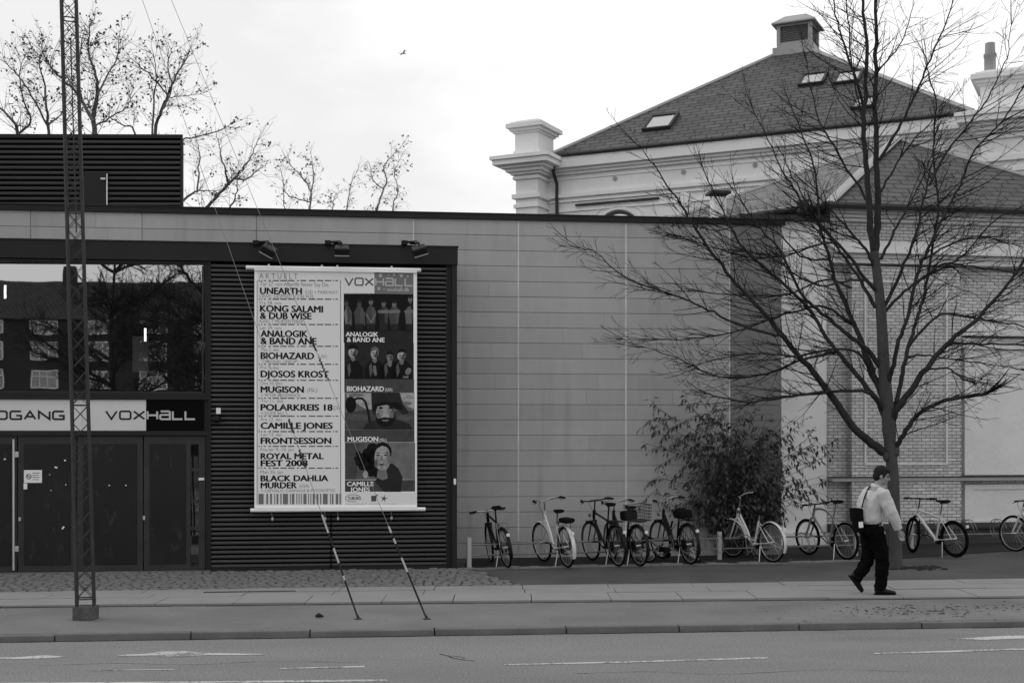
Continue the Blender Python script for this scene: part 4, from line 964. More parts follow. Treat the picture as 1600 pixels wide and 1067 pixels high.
# round vents, blind arch with its window
for px, py in ((961, 279), (1068, 269), (1180, 258)):
    m = MB(); x, z = TF.hit(px, py, .29); m.tube([(x, .31, z), (x, .27, z)], .065, 12); m.build('round_vent', 'zinc', T_)
m = MB(); x, z = TF.hit(1070, 311, .28); m.tube([(x, .31, z), (x, .25, z)], .2, 18); m.tube([(x, .26, z), (x, .23, z)], .13, 16); m.build('rosette', 'plaster_pale', T_)
x, z = TF.hit(966, 368, .28); m = MB()
for r0, r1, d in ((.72, .80, .05), (.92, .98, .03)):
    for i in range(24):
        a, b = math.pi * i / 24, math.pi * (i + 1) / 24
        m.prism([(x + r0 * math.cos(a), .31, z + r0 * math.sin(a)), (x + r1 * math.cos(a), .31, z + r1 * math.sin(a)), (x + r1 * math.cos(b), .31, z + r1 * math.sin(b)), (x + r0 * math.cos(b), .31, z + r0 * math.sin(b))], (0, -d - .01, 0))
m.build('arch_moulding', 'plaster_pale', T_)
m = MB()
for r0, r1 in ((.60, .69),):
    for i in range(24):
        a, b = math.pi * i / 24, math.pi * (i + 1) / 24
        m.prism([(x + r0 * math.cos(a), .31, z + r0 * math.sin(a)), (x + r1 * math.cos(a), .31, z + r1 * math.sin(a)), (x + r1 * math.cos(b), .31, z + r1 * math.sin(b)), (x + r0 * math.cos(b), .31, z + r0 * math.sin(b))], (0, -.05, 0))
m.box((x + .28, .27, z - 1), (x + .33, .30, z + .55)); m.box((x - .33, .27, z - 1), (x - .28, .30, z + .55)); K = m.build('arch_window', 'lead_dark', T_)
m = MB(); m.poly([(x + .6 * math.cos(math.pi * i / 20), .292, z + .6 * math.sin(math.pi * i / 20)) for i in range(21)]); m.build('pane', 'skylight_glass', K)
m = MB(); xa, za = TF.hit(900, 321, .27); xb, zb = TF.hit(1030, 309, .27); m.box((xa, .2, za - .02), (xb, .31, za + .025)); m.build('ledge', 'lead_dark', T_)

# ------------------------------------------------------------------ lower brick building on the right
A = at(1293, 319.5, 25.4); Bp = at(1810, 333.5, 26.6)
zl = A.z
LA = math.atan2(Bp.y - A.y, Bp.x - A.x); LF = Frame((A.x, A.y, 0), LA); LL = math.hypot(Bp.x - A.x, Bp.y - A.y)
Q_ = thing('brick_building', 'low pale brick building with plaster panels and hipped roof behind the bare tree', 'building', LF.o, LA)
Lw = LF.l((2.87, 28.7, zl)); apL = LF.l(at(1401, 218, 29.0)); Bk = LF.l((11.5, 34.5, zl))
Ae = Vector((0, 0, zl)); Be = Vector((LL, 0, zl)); Le = Vector((Lw.x, Lw.y, zl)); Ke = Vector((Bk.x, Bk.y, zl))
ap2 = Vector((apL.x, apL.y, apL.z))
m = MB(); m.add([Ae, Be, ap2], [(0, 1, 2)]); m.add([Be, Ke, ap2], [(0, 1, 2)]); m.add([Ke, Le, ap2], [(0, 1, 2)])
RQ = m.build('roof', 'slate', Q_, uv=True)
m = MB(); m.add([Le, Ae, ap2], [(0, 1, 2)]); m.build('side_roof', 'pale_tile', RQ, uv=True)
m = MB()
d = (ap2 - Ae); sdir = Vector((1, 0, 0)); 
m.tube([Ae + Vector((.02, 0, .03)), ap2 + Vector((0, 0, .03))], (.13, .05), 8); m.tube([Be, ap2], .06, 6); m.tube([Le, ap2], .06, 6); m.build('hip_cap', 'zinc', RQ)
m = MB(); m.tube([Ae + Vector((-.05, -.06, -.02)), Be + Vector((.05, -.06, -.02))], .07, 8); m.tube([Le + Vector((-.05, 0, -.02)), Ae + Vector((-.05, -.04, -.02))], .06, 8); m.build('gutter', 'lead_dark', RQ)
wy = .38                                 # main wall plane
def lx(px, yl=wy): return LF.hit(px, 600, yl)[0]
def lz(py, yl=wy, px=1450): return LF.hit(px, py, yl)[1]
x0 = lx(1293); 
m = MB(); m.box((x0, wy, 0), (LL - .3, wy + 4.5, zl - .12)); m.build('brick_wall', 'pale_brick', Q_, uv=True)
m = MB(); zs1 = lz(418); m.box((lx(1331, wy - .2), wy - .2, .42), (lx(1502, wy - .2), wy + .01, zs1 - .03)); m.build('brick_pilaster', 'pale_brick', Q_, uv=True)
# eave mouldings and the broad string course
m = MB()
for k, (pr, za, zb) in enumerate(((.34, 331, 335), (.26, 336, 340), (.18, 341, 345), (.10, 346, 350))): m.box((x0 - .02, wy - pr, lz(zb)), (LL - .25, wy + .01, lz(za)))
for pr, za, zb in ((.10, 380, 386), (.20, 386.5, 390), (.34, 390.5, 398), (.40, 398.5, 402), (.28, 402.5, 408), (.24, 408.5, 416)): m.box((x0 - .01, wy - pr, lz(zb)), (LL - .26, wy + .012, lz(za)))
m.build('string_course', 'plaster_wall', Q_)
m = MB(); zc0, zc1 = lz(752), lz(745); m.box((x0, wy - .235, zc0 + .02), (LL - .24, wy + .01, zc1)); m.build('sill_course', 'sill_stone', Q_)
m = MB(); m.box((x0, wy - .255, zc1 + .001), (LL - .24, wy + .01, zc1 + .022)); m.build('sill_lead', 'lead_dark', Q_)
m = MB(); m.box((x0, wy - .22, 0), (LL - .24, wy + .01, .30)); m.box((x0, wy - .26, .30), (LL - .24, wy + .01, .42)); m.build('plinth', 'plinth_dark', Q_)
# raised moulding frame on the pilaster
m = MB(); yp = wy - .2; a, b = lx(1350, yp), lx(1480, yp); z0, z1 = lz(726, yp), lz(440, yp); t = .038
m.box((b - t, yp - .03, z0), (b, yp + .005, z1)); m.box((a, yp - .03, z0), (a + t, yp + .005, z1)); m.box((a + t, yp - .031, z0), (b - t, yp + .005, z0 + t)); m.box((a + t, yp - .031, z1 - t), (b - t, yp + .005, z1)); m.build('moulding_frame', 'plaster_wall', Q_)
# blind plaster windows
xb0, xb1 = lx(1504), LL - .5
m = MB(); m.box((xb0, wy - .06, lz(742)), (xb1, wy + .01, lz(545))); m.box((xb0, wy - .09, lz(742)), (xb0 + .22, wy - .055, lz(545))); m.build('plaster_panel', 'plaster_wall', Q_)
m = MB(); m.box((lx(1500), wy - .12, lz(545) + .003), (xb1, wy + .01, lz(532))); m.box((lx(1500) - .02, wy - .15, lz(532)), (xb1, wy + .01, lz(528))); m.build('lintel', 'plaster_wall', Q_)
m = MB(); m.box((lx(1510), wy - .2, lz(528) + .002), (xb1, wy + .01, lz(524.5))); m.build('lintel_lead', 'lead_dark', Q_)
m = MB(); m.box((lx(1498), wy - .12, lz(524) + .002), (xb1, wy + .01, lz(500))); m.box((lx(1480), wy - .16, lz(500) + .002), (xb1, wy + .01, lz(494))); m.build('lintel_block', 'plaster_wall', Q_)
za, zb = lz(822), lz(757)
m = MB(); m.box((xb0, wy - .07, za), (xb1, wy + .01, zb)); xi0 = lx(1519); m.box((xb0, wy - .10, za), (xi0, wy - .069, zb)); m.box((xi0, wy - .10, zb - .10), (xb1, wy - .069, zb)); m.box((xi0, wy - .10, za), (xb1, wy - .069, za + .12)); m.build('lower_panel', 'plaster_wall', Q_)
m = MB(); m.box((xb0 - .02, wy - .29, za - .035), (xb1, wy + .01, za - .002)); m.build('panel_lead', 'lead_dark', Q_)
# plastered strip between the concrete hall and the brickwork
m = MB(); xw = lx(1150); m.box((xw, wy + .02, 0), (x0 - .002, wy + 3, lz(352))); m.box((xw, wy - .12, 0), (x0 - .002, wy + .019, .25)); m.build('plaster_strip', 'plaster_strip_coat', Q_)
m = MB(); m.box((xw, wy - .2, lz(352) + .002), (x0 - .03, wy + 3, lz(345))); m.box((lx(1242), wy - .25, lz(345) + .002), (lx(1254), wy - .1, lz(322))); m.build('strip_eave', 'lead_dark', Q_)
# flat-capped flue on the side slope
p = LF.l(at(1122, 303, 27.6)); m = MB(); m.box((p.x - .14, p.y - .14, p.z - .75), (p.x + .14, p.y + .14, p.z - .1)); K = m.build('flue', 'plaster_wall', RQ)
m = MB(); m.box((p.x - .22, p.y - .22, p.z - .02), (p.x + .22, p.y + .22, p.z + .035)); 
for sx in (-1, 1):
    for sy in (-1, 1): m.bar((p.x + sx * .12, p.y + sy * .12, p.z - .12), (p.x + sx * .12, p.y + sy * .12, p.z), .015)
m.build('flue_cap', 'lead_dark', K)
# ------------------------------------------------------------------ the big bare tree
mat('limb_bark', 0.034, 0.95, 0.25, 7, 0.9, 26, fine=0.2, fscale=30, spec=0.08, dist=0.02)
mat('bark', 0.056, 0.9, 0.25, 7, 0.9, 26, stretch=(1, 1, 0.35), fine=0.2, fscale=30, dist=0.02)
mat('twig_bark', 0.012, 0.95, 0.2, 5, spec=0.05)
def rot_about(v, axis, a): return Matrix.Rotation(a, 3, axis) @ v
def resample(pts, step):
    out = [Vector(pts[0])]
    for a, b in zip(pts, pts[1:]):
        a, b = Vector(a), Vector(b); L_ = (b - a).length; k = max(1, int(L_ / step))
        for i in range(1, k + 1): out.append(a.lerp(b, i / k))
    return out
class Twigger:
    def __init__(s, seed, up=0.09, wob=0.12, mb=None, thin=None): s.r = random.Random(seed); s.up = up; s.wob = wob; s.mb = mb; s.thin = thin or mb; s.tips = []; s.rmin = .0030
    def twig(s, p, d, L_, r, lvl, kids, out=Vector((0, 0, 0)), up=None):
        r_ = s.r; n = max(3, int(L_ / 0.12)); n = min(n, 18); st = L_ / n; pts = [p.copy()]; d = d.normalized()
        up = s.up if up is None else up
        for i in range(n):
            d = (d + Vector((r_.gauss(0, s.wob), r_.gauss(0, s.wob), r_.gauss(0, s.wob) + up * (i / n + .2))) + out * 0.03).normalized()
            pts.append(pts[-1] + d * st)
        rad = [max(s.rmin, r * (1 - 0.75 * i / n)) for i in range(n + 1)]
        (s.mb if r > 0.006 else s.thin).tube(pts, rad, 5 if r > 0.012 else 3, cap=False)
        if lvl > 0:
            side = 1
            for i in range(1, n):
                if r_.random() < kids:
                    pd = (pts[i + 1] - pts[i]).normalized(); ax = pd.orthogonal().normalized(); ax = rot_about(ax, pd, r_.uniform(0, 6.283))
                    cd_ = rot_about(pd, ax, r_.uniform(.5, .95)); f = 1 - i / n
                    s.twig(pts[i], cd_, L_ * r_.uniform(.28, .5) * (.5 + .7 * f), max(.0024, rad[i] * .62), lvl - 1, kids, out, up)
        else: s.tips.append(pts[-1]); s.tips.append(pts[len(pts) // 2])
        return pts
YT = 21.15
limbs = [  # picture points, depth offset at foot and tip, radius at foot and tip (m), twig spacing
 ('trunk', [(1398, 889), (1399, 850), (1397, 790), (1395, 740), (1391, 700), (1388, 650), (1384, 610), (1381, 570), (1376, 480), (1369, 416), (1366, 393)], 0, 0, .15, .095),
 ('l', [(1366, 396), (1358, 345), (1354, 270), (1349, 216), (1351, 165), (1355, 101), (1352, 50), (1348, -10), (1344, -70)], 0, -.5, .075, .022),
 ('l', [(1366, 396), (1372, 340), (1371, 287), (1369, 219), (1367, 152), (1369, 67), (1368, 0), (1370, -90)], 0, .4, .085, .025),
 ('l', [(1380, 706), (1358, 688), (1334, 668), (1300, 620), (1283, 598), (1255, 563), (1221, 523), (1195, 491), (1162, 456), (1136, 425), (1097, 373), (1070, 330), (1057, 310), (1030, 270), (1003, 233)], 0, -1.2, .095, .008),
 ('l', [(1221, 523), (1195, 520), (1136, 499), (1097, 479), (1057, 463), (998, 443), (965, 425), (933, 395), (908, 388)], -.7, -1.0, .032, .006),
 ('l', [(1383, 645), (1358, 613), (1302, 611), (1250, 617), (1195, 625), (1162, 627), (1125, 620), (1105, 615)], 0, -1.6, .045, .010),
 ('l', [(1384, 655), (1370, 624), (1354, 606), (1334, 579), (1309, 550), (1289, 523), (1264, 483), (1229, 447), (1189, 414), (1162, 389), (1143, 356), (1130, 330), (1112, 295), (1098, 262)], 0, .9, .07, .010),
 ('l', [(1378, 575), (1354, 545), (1325, 523), (1298, 500), (1270, 478), (1250, 455), (1218, 389), (1195, 366), (1169, 330), (1150, 300)], 0, -.9, .06, .010),
 ('l', [(1383, 625), (1368, 592), (1356, 562), (1337, 511), (1327, 489), (1308, 444), (1296, 406), (1283, 361), (1279, 320), (1271, 256), (1256, 219), (1238, 170)], 0, 1.3, .075, .010),
 ('l', [(1378, 462), (1353, 438), (1331, 406), (1305, 377), (1280, 349), (1257, 326), (1241, 293), (1224, 270), (1200, 219), (1180, 180)], 0, -.8, .045, .008),
 ('l', [(1368, 480), (1350, 447), (1332, 420), (1308, 386), (1282, 352), (1262, 318), (1240, 280), (1225, 245)], 0, .8, .045, .008),
 ('l', [(1366, 420), (1356, 396), (1337, 371), (1318, 349), (1292, 320), (1262, 290)], 0, -.4, .04, .010),
 ('l', [(1356, 320), (1349, 304), (1315, 250), (1291, 209), (1278, 182), (1265, 130), (1262, 100)], 0, .5, .035, .008),
 ('l', [(1351, 176), (1335, 120), (1318, 67), (1308, 35), (1300, -20)], -.1, -.6, .034, .010),
 ('l', [(1351, 200), (1340, 150), (1330, 90), (1325, 30), (1318, -40)], -.1, .7, .026, .010),
 ('l', [(1399, 700), (1407, 686), (1424, 658), (1442, 640), (1478, 625), (1514, 619), (1543, 614)], 0, -.9, .055, .030),
 ('l', [(1391, 660), (1399, 642), (1419, 615), (1442, 583), (1467, 552), (1494, 525), (1527, 498), (1551, 470), (1582, 435), (1600, 405), (1640, 340), (1670, 280)], 0, -1.0, .085, .014),
 ('l', [(1398, 640), (1403, 615), (1410, 583), (1419, 543), (1428, 514), (1437, 484), (1445, 457), (1452, 412), (1461, 361), (1466, 320), (1458, 250), (1460, 202), (1463, 162), (1453, 125), (1447, 90)], 0, 1.2, .055, .010),
 ('l', [(1385, 605), (1390, 588), (1397, 570), (1404, 532), (1415, 508), (1429, 447), (1442, 406), (1455, 380), (1471, 345), (1490, 310), (1504, 280), (1524, 233), (1568, 189), (1598, 138), (1620, 100)], 0, -1.4, .055, .010),
 ('l', [(1380, 482), (1398, 447), (1413, 412), (1426, 380), (1436, 349), (1441, 320), (1450, 283), (1456, 255), (1460, 216)], 0, -.6, .042, .012),
 ('l', [(1382, 488), (1404, 463), (1436, 438), (1455, 425), (1477, 412), (1500, 414), (1540, 420), (1575, 424), (1620, 436)], 0, 1.0, .036, .010),
 ('l', [(1376, 405), (1391, 374), (1404, 349), (1420, 320), (1432, 298), (1448, 262), (1462, 230)], 0, .6, .034, .010),
 ('l', [(1376, 300), (1396, 266), (1423, 223), (1450, 196), (1466, 176)], .1, .7, .028, .008),
 ('l', [(1374, 250), (1403, 202), (1423, 162), (1440, 125), (1457, 81), (1473, 50), (1487, 7), (1495, -30)], .1, -.8, .034, .008),
 ('l', [(1452, 290), (1477, 240), (1510, 199), (1538, 162), (1558, 125), (1573, 91), (1580, 40)], -.9, -1.4, .028, .006),
 ('l', [(1369, 115), (1382, 98), (1399, 81), (1416, 47), (1423, 20), (1430, -20)], .2, .8, .022, .006),
 ('l', [(1419, 543), (1450, 505), (1480, 490), (1540, 500), (1600, 510), (1660, 528)], .4, 1.8, .034, .010),
 ('l', [(1484, 537), (1510, 537), (1550, 538), (1600, 540), (1660, 548)], -.4, -1.6, .030, .010),
 ('l', [(1420, 558), (1445, 555), (1480, 560), (1530, 566), (1592, 577)], .3, 1.5, .026, .008),
 ('l', [(1436, 438), (1470, 420), (1510, 395), (1545, 352), (1580, 330), (1640, 310)], .5, -.6, .028, .008),
 ('l', [(1442, 406), (1480, 385), (1520, 370), (1560, 375), (1610, 390)], -.5, .8, .024, .007),
 ('l', [(1407, 586), (1420, 560), (1410, 535), (1440, 583), (1455, 620)][:2], 0, 0, .01, .01),
 ('l', [(1446, 577), (1480, 575), (1500, 590), (1516, 596)], -.2, -.8, .022, .012),
 ('l', [(1367, 597), (1340, 550), (1290, 548), (1240, 556), (1190, 552), (1130, 560), (1085, 570)], .2, -1.9, .034, .008),
 ('l', [(1309, 550), (1260, 560), (1210, 580), (1160, 590), (1110, 585), (1060, 560), (1010, 543)], .4, .3, .030, .007),
 ('l', [(1337, 511), (1290, 480), (1250, 484), (1200, 500), (1140, 520), (1080, 530), (1000, 530), (975, 530)], .5, 1.6, .030, .007),
 ('l', [(1331, 450), (1290, 437), (1230, 460), (1160, 462), (1090, 456), (1050, 455)], .2, 1.2, .026, .006),
 ('l', [(1353, 438), (1320, 440), (1280, 446), (1245, 430), (1200, 400), (1150, 392), (1100, 386), (1060, 370)], -.1, -2.0, .026, .006),
 ('l', [(1305, 377), (1270, 385), (1230, 400), (1180, 402), (1140, 395), (1100, 380), (1060, 372)], -.4, .9, .024, .006),
 ('l', [(1296, 406), (1250, 400), (1210, 360), (1170, 350), (1120, 360), (1085, 350), (1060, 330)], .7, 1.9, .022, .006),
]
tm = MB(); cm = MB(); lm = MB()
tree = thing('bare_tree', 'big leafless wide spreading street tree with thick trunk behind the walking person', 'tree', ground(1398, 888))
tree0 = ground(1398, 888)
rngT = random.Random(77)
tw = Twigger(12, up=0.10, wob=0.06, mb=cm)
axis_x = at(1385, 500, YT).x
for kind, pp, d0, d1, r0, r1 in limbs:
    if r0 == r1: continue
    n = len(pp); pts = []
    for i, (x, y) in enumerate(pp):
        f = i / (n - 1); pts.append(at(x, y, YT + d0 + (d1 - d0) * f) - tree0)
    P = catmull(pts, 4); m_ = len(P)
    kf = 1.0 if kind == 'trunk' else .84; rr = [kf * (r0 + (r1 - r0) * (i / (m_ - 1)) ** .7) for i in range(m_)]
    if kind == 'trunk':
        for i in range(m_):
            z = P[i].z; rr[i] = max(.0, .098 + .05 * math.exp(-max(0, z) / .22)) if z < 2.2 else max(.07, .118 - (z - 2.0) * .0145)
        P[0].z = -.05
    else:
        for i in range(1, m_ - 1): P[i] = P[i] + Vector((rngT.gauss(0, .008), rngT.gauss(0, .012), rngT.gauss(0, .008)))
    (tm if kind == 'trunk' else lm).tube(P, rr, 12 if r0 > .09 else 8)
    if kind == 'trunk': continue
    # knots where limbs leave, then side twigs, thinner and denser outward
    Q = resample(P, .075); L_ = len(Q)
    for i in range(2, L_ - 1):
        f = i / L_
        if rngT.random() > (.95 if f > .25 else .14): continue
        d = (Q[i + 1] - Q[i]).normalized(); ax = rot_about(d.orthogonal().normalized(), d, rngT.uniform(0, 6.283))
        cd_ = rot_about(d, ax, rngT.uniform(.45, .9)); r_here = r0 + (r1 - r0) * f
        out = Vector((1 if Q[i].x + tree0.x > axis_x else -1, 0, 0))
        long_ = rngT.random() < .27 and .15 < f < .85
        if long_:
            cd_ = (d * .55 + Vector((out.x * rngT.uniform(.5, 1.1), rngT.gauss(0, .55), rngT.uniform(-.25, .3)))).normalized(); ln = rngT.uniform(.8, 1.6) * (1.15 - .65 * f)
            tw.twig(Q[i], cd_, ln, min(.011, max(.0062, r_here * .5)), 2, .55, out, up=rngT.choice([.03, .07, .11])); continue
        ln = rngT.uniform(.35, 1.1) * (1.1 - .5 * f)
        tw.twig(Q[i], cd_, ln, min(.010, max(.0048, r_here * .42)), 2 if ln > .45 else 1, .66, out, up=rngT.choice([.02, .09, .16]))
    d = (Q[-1] - Q[-2]).normalized()
    for k in range(4): tw.twig(Q[-1], rot_about(d, d.orthogonal(), rngT.uniform(-.35, .35)), rngT.uniform(.4, .8), max(.006, r1 * .7), 2, .55)
# cut stubs and a knot hole collar on the trunk
for px, py, dx in ((1384, 713, -.02), (1401, 706, .05)):
    p = at(px, py, YT - .05) - tree0; tm.ball(p, (.05, .06, .085), 10, 8)
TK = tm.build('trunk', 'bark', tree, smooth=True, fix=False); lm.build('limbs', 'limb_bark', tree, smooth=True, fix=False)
cm.build('crown', 'twig_bark', tree, fix=False)

# ------------------------------------------------------------------ trees beyond the roofs
mat('far_bark', 0.085, 0.9, 0.2, 3)
mat('hazed_far_bark', 0.14, 0.9, 0.2, 3)  # distance haze and sky glare put into the paler bark colour
flat('far_leaf', 0.075, 0.8); flat('hazed_far_leaf', 0.16, 0.8)  # second leaf tone carries the same haze in its colour
def far_tree(name, label, Y, skeleton, seed, leafy, bark, leaf, twigL, kids, up=.05, lsz=.045, step=.35, group='trees beyond the roofs'):
    r = random.Random(seed); x0, y0 = skeleton[0][0][0]
    base = at(x0, y0, Y); base.z = 0; S = thing(name, label, 'tree', base, 0, group); tk = MB(); cr = MB(); lf = MB(); T_w = Twigger(seed, up, .13, cr)
    for pp, r0, r1 in skeleton:
        P = catmull([at(x, y, Y + r.uniform(-.5, .5)) - base for x, y in pp], 4)
        if pp is skeleton[0][0]: P = [Vector((P[0].x, P[0].y, 0))] + P
        P = [P[0]] + [p + Vector((r.gauss(0, .015), r.gauss(0, .015), r.gauss(0, .015))) for p in P[1:]]; r0 *= .62; r1 *= .55
        tk.tube(P, [r0 + (r1 - r0) * i / (len(P) - 1) for i in range(len(P))], 7)
        Q = resample(P, step)
        for i in range(1, len(Q)):
            if Q[i].z + base.z < 6.2: continue
            d = (Q[i] - Q[i - 1]).normalized(); ax = rot_about(d.orthogonal().normalized(), d, r.uniform(0, 6.283))
            
            for _ in range(2):
                if r.random() < kids + .15: T_w.twig(Q[i], rot_about(d, rot_about(ax, d, r.uniform(0, 6)), r.uniform(.4, 1.0)), r.uniform(.5, 1.1) * twigL, max(.007, r1 * .8), 2, .45)
        d = (Q[-1] - Q[-2]).normalized(); T_w.twig(Q[-1], d, twigL * .7, max(.008, r1 * .8), 2, .5)
    for t in T_w.tips:
        if r.random() < leafy:
            a = Vector((r.gauss(0, 1), r.gauss(0, 1), r.gauss(0, 1))).normalized() * lsz * r.uniform(.6, 1.5); b = a.orthogonal().normalized() * a.length * .7; o = t + Vector((r.gauss(0, .05), 0, r.gauss(0, .05)))
            lf.quad(o - a, o - b, o + a, o + b)
    tk.build('trunk', bark, S, smooth=True, fix=False); cr.build('branches', bark, S, fix=False)
    if lf.f: lf.build('foliage', leaf, S, fix=False)
far_tree('plane_tree', 'half bare tree above the ribbed roof storey with thick forked trunk right of the mast', 42, [
  ([(146, 330), (147, 215), (146, 180), (152, 150), (150, 120), (138, 80), (140, 45)], .17, .03), ([(146, 190), (128, 158), (110, 135), (82, 110), (66, 82)], .09, .03), ([(152, 150), (166, 120), (182, 95), (186, 62)], .06, .02),
  ([(146, 200), (170, 185), (195, 170), (205, 155)], .05, .02), ([(128, 158), (122, 120), (125, 85), (130, 55)], .05, .02)], 5, .75, 'far_bark', 'far_leaf', 1.35, .75)
far_tree('plane_tree', 'half bare tree behind the roof storey cut by left edge of photo', 44, [
  ([(30, 330), (28, 215), (20, 190), (-10, 160), (-30, 130)], .13, .03), ([(28, 210), (48, 190), (38, 160), (30, 120), (36, 95)], .07, .02), ([(78, 330), (76, 205), (72, 170), (70, 135), (62, 100), (70, 72)], .10, .02), ([(76, 200), (50, 150), (25, 115), (8, 98)], .06, .02), ([(76, 195), (95, 180), (104, 150)], .05, .02)], 9, .7, 'far_bark', 'far_leaf', 1.3, .75)
far_tree('plane_tree', 'half bare upright tree right of the lattice mast with straight leaning stem', 43, [
  ([(236, 330), (242, 210), (252, 175), (262, 150), (272, 125), (290, 95), (297, 75)], .11, .02), ([(262, 150), (245, 130), (225, 110), (208, 95)], .05, .02), ([(238, 210), (240, 160), (244, 120), (240, 85)], .06, .02), ([(252, 175), (268, 140), (262, 100), (268, 78)], .05, .02), ([(215, 330), (212, 212), (190, 195), (165, 180)], .07, .02), ([(262, 152), (285, 150), (312, 147)], .03, .012)], 14, .65, 'far_bark', 'far_leaf', 1.15, .65)
far_tree('plane_tree', 'spreading half bare tree at right end of the ribbed roof storey', 40, [
  ([(318, 335), (326, 322), (350, 295), (365, 280), (385, 280), (403, 268)], .11, .02), ([(365, 280), (378, 265), (392, 245), (402, 220)], .06, .015), ([(358, 288), (352, 265), (345, 240), (340, 215)], .06, .015), ([(280, 318), (305, 300), (330, 298)], .07, .02), ([(308, 300), (310, 270), (312, 240), (306, 215)], .05, .015), ([(270, 222), (300, 215), (340, 205), (360, 195)], .05, .015), ([(358, 330), (368, 305), (372, 282)], .05, .02)], 23, .4, 'far_bark', 'far_leaf', .95, .6)
far_tree('thin_tree', 'thin pale twisting tree above the roof edge, left of the weeping one', 52, [
  ([(478, 340), (484, 322), (486, 300), (474, 280), (458, 262), (446, 248)], .07, .02), ([(484, 312), (490, 280), (488, 258), (486, 240)], .05, .012), ([(484, 316), (462, 310), (446, 300), (442, 280), (438, 262)], .045, .012), ([(448, 335), (443, 318), (443, 295)], .04, .012)], 31, .5, 'hazed_far_bark', 'hazed_far_leaf', .8, .6, lsz=.05)
far_tree('weeping_tree', 'thin pale weeping tree above the roof edge with drooping hazy twigs', 52, [
  ([(585, 340), (590, 322), (598, 300), (604, 280), (600, 262), (612, 244), (628, 228)], .08, .015), ([(600, 296), (582, 280), (580, 262)], .04, .012), ([(540, 335), (544, 315), (548, 290), (560, 262)], .045, .012), ([(612, 335), (616, 315), (622, 295), (616, 270), (628, 246)], .05, .012), ([(520, 335), (522, 315), (530, 300)], .04, .012)], 37, .8, 'hazed_far_bark', 'hazed_far_leaf', .8, .9, up=-.30, lsz=.045)

# ------------------------------------------------------------------ the leafy shrub by the wall
def leafmat(name, g, tr):
    m, t, b = nodes_of(name, 0.5, 0, 0.35); v = mth(t, 'MULTIPLY', centred(t, noise(t, 2.5, 3), .25), centred(t, noise(t, 30, 2), .2)); grey(t, b, mth(t, 'MULTIPLY', v, g))
    MATS[name] = m
leafmat('shrub_leaf', 0.055, .2); mat('shrub_stem', 0.05, .9, .2, 9)
sb = ground(1152, 869.5); SH = thing('leafy_shrub', 'tall arching shrub with drooping narrow leaves by concrete wall behind the bicycles', 'shrub', sb)
st = MB(); lf = MB(); r = random.Random(41)
tips = [(1003, 690), (1012, 668), (1022, 655), (1030, 640), (1045, 655), (1055, 700), (1020, 770), (1030, 745), (1060, 760), (1072, 625), (1085, 640), (1098, 628), (1105, 660), (1118, 640), (1128, 655), (1140, 690), (1150, 655), (1165, 645), (1180, 648), (1195, 660), (1205, 675), (1212, 690),
        (1225, 650), (1246, 650), (1240, 672), (1262, 684), (1278, 690), (1298, 692), (1296, 712), (1262, 728), (1288, 742), (1294, 752), (1282, 768), (1270, 780), (1250, 770), (1235, 760), (1048, 790), (1085, 740), (1110, 720), (1130, 740), (1170, 700), (1190, 730), (1085, 790), (1110, 790), (1200, 790), (1225, 800), (1140, 780), (1165, 760), (1210, 750), (1090, 690), (1185, 690)]
def droop_leaf(p, d, L_):
    d = d.normalized(); s_ = d.cross(Vector((0, 0, 1))); s_ = s_.normalized() if s_.length > .05 else Vector((1, 0, 0)); s_ = rot_about(s_, d, r.uniform(-.9, .9)); w = L_ * r.uniform(.13, .2)
    q1 = p + d * L_ * .4; d2 = (d + Vector((0, 0, -.55))).normalized(); q2 = q1 + d2 * L_ * .6
    lf.add([p, q1 - s_ * w, q1 + s_ * w, q2], [(0, 1, 2), (1, 3, 2)])
for px, py in tips:
    dY = r.uniform(-.55, .0) if py < 735 else r.uniform(-.12, .05); e = at(px, py, sb.y + dY + (px - 1152) * .0012) - sb; b0 = Vector((r.gauss(0, .2), r.gauss(0, .05), 0))
    mid = b0.lerp(e, .55) + Vector((-(e.x) * .14, 0, .22 * abs(e.z) * (.5 + abs(e.x) * .35))); P = catmull([b0, b0.lerp(mid, .5) + Vector((0, 0, .05)), mid, e], 7)
    st.tube(P, [.012 - .009 * i / (len(P) - 1) for i in range(len(P))], 5, cap=False)
    n = len(P)
    for i in range(int(n * .22), n):
        for k in range(3):
            if r.random() < (.5 if abs(px - 1145) < 70 else .58): continue
            d = (P[min(i + 1, n - 1)] - P[max(0, i - 1)]).normalized(); ax = rot_about(d.orthogonal(), d, r.uniform(0, 6.28)); sd_ = rot_about(d, ax, r.uniform(.5, 1.1)); L_ = r.uniform(.12, .42); Pt = [P[i]]
            for q in range(5): sd_ = (sd_ + Vector((r.gauss(0, .12), r.gauss(0, .12), -.10 + r.gauss(0, .1)))).normalized(); Pt.append(Pt[-1] + sd_ * L_ / 5)
            st.tube(Pt, [.004, .0037, .0033, .003, .0025, .002], 3, cap=False)
            for q in range(1, 6):
                for z in range(2):
                    if r.random() < (.55 if Pt[q].z < 1.1 else .55):
                        dd = rot_about(sd_, sd_.orthogonal(), r.uniform(-1, 1)) + Vector((r.gauss(0, .35), r.gauss(0, .35), -.75)); droop_leaf(Pt[q], dd, r.uniform(.07, .15))
st.build('stems', 'shrub_stem', SH, fix=False); lf.build('foliage', 'shrub_leaf', SH, fix=False)
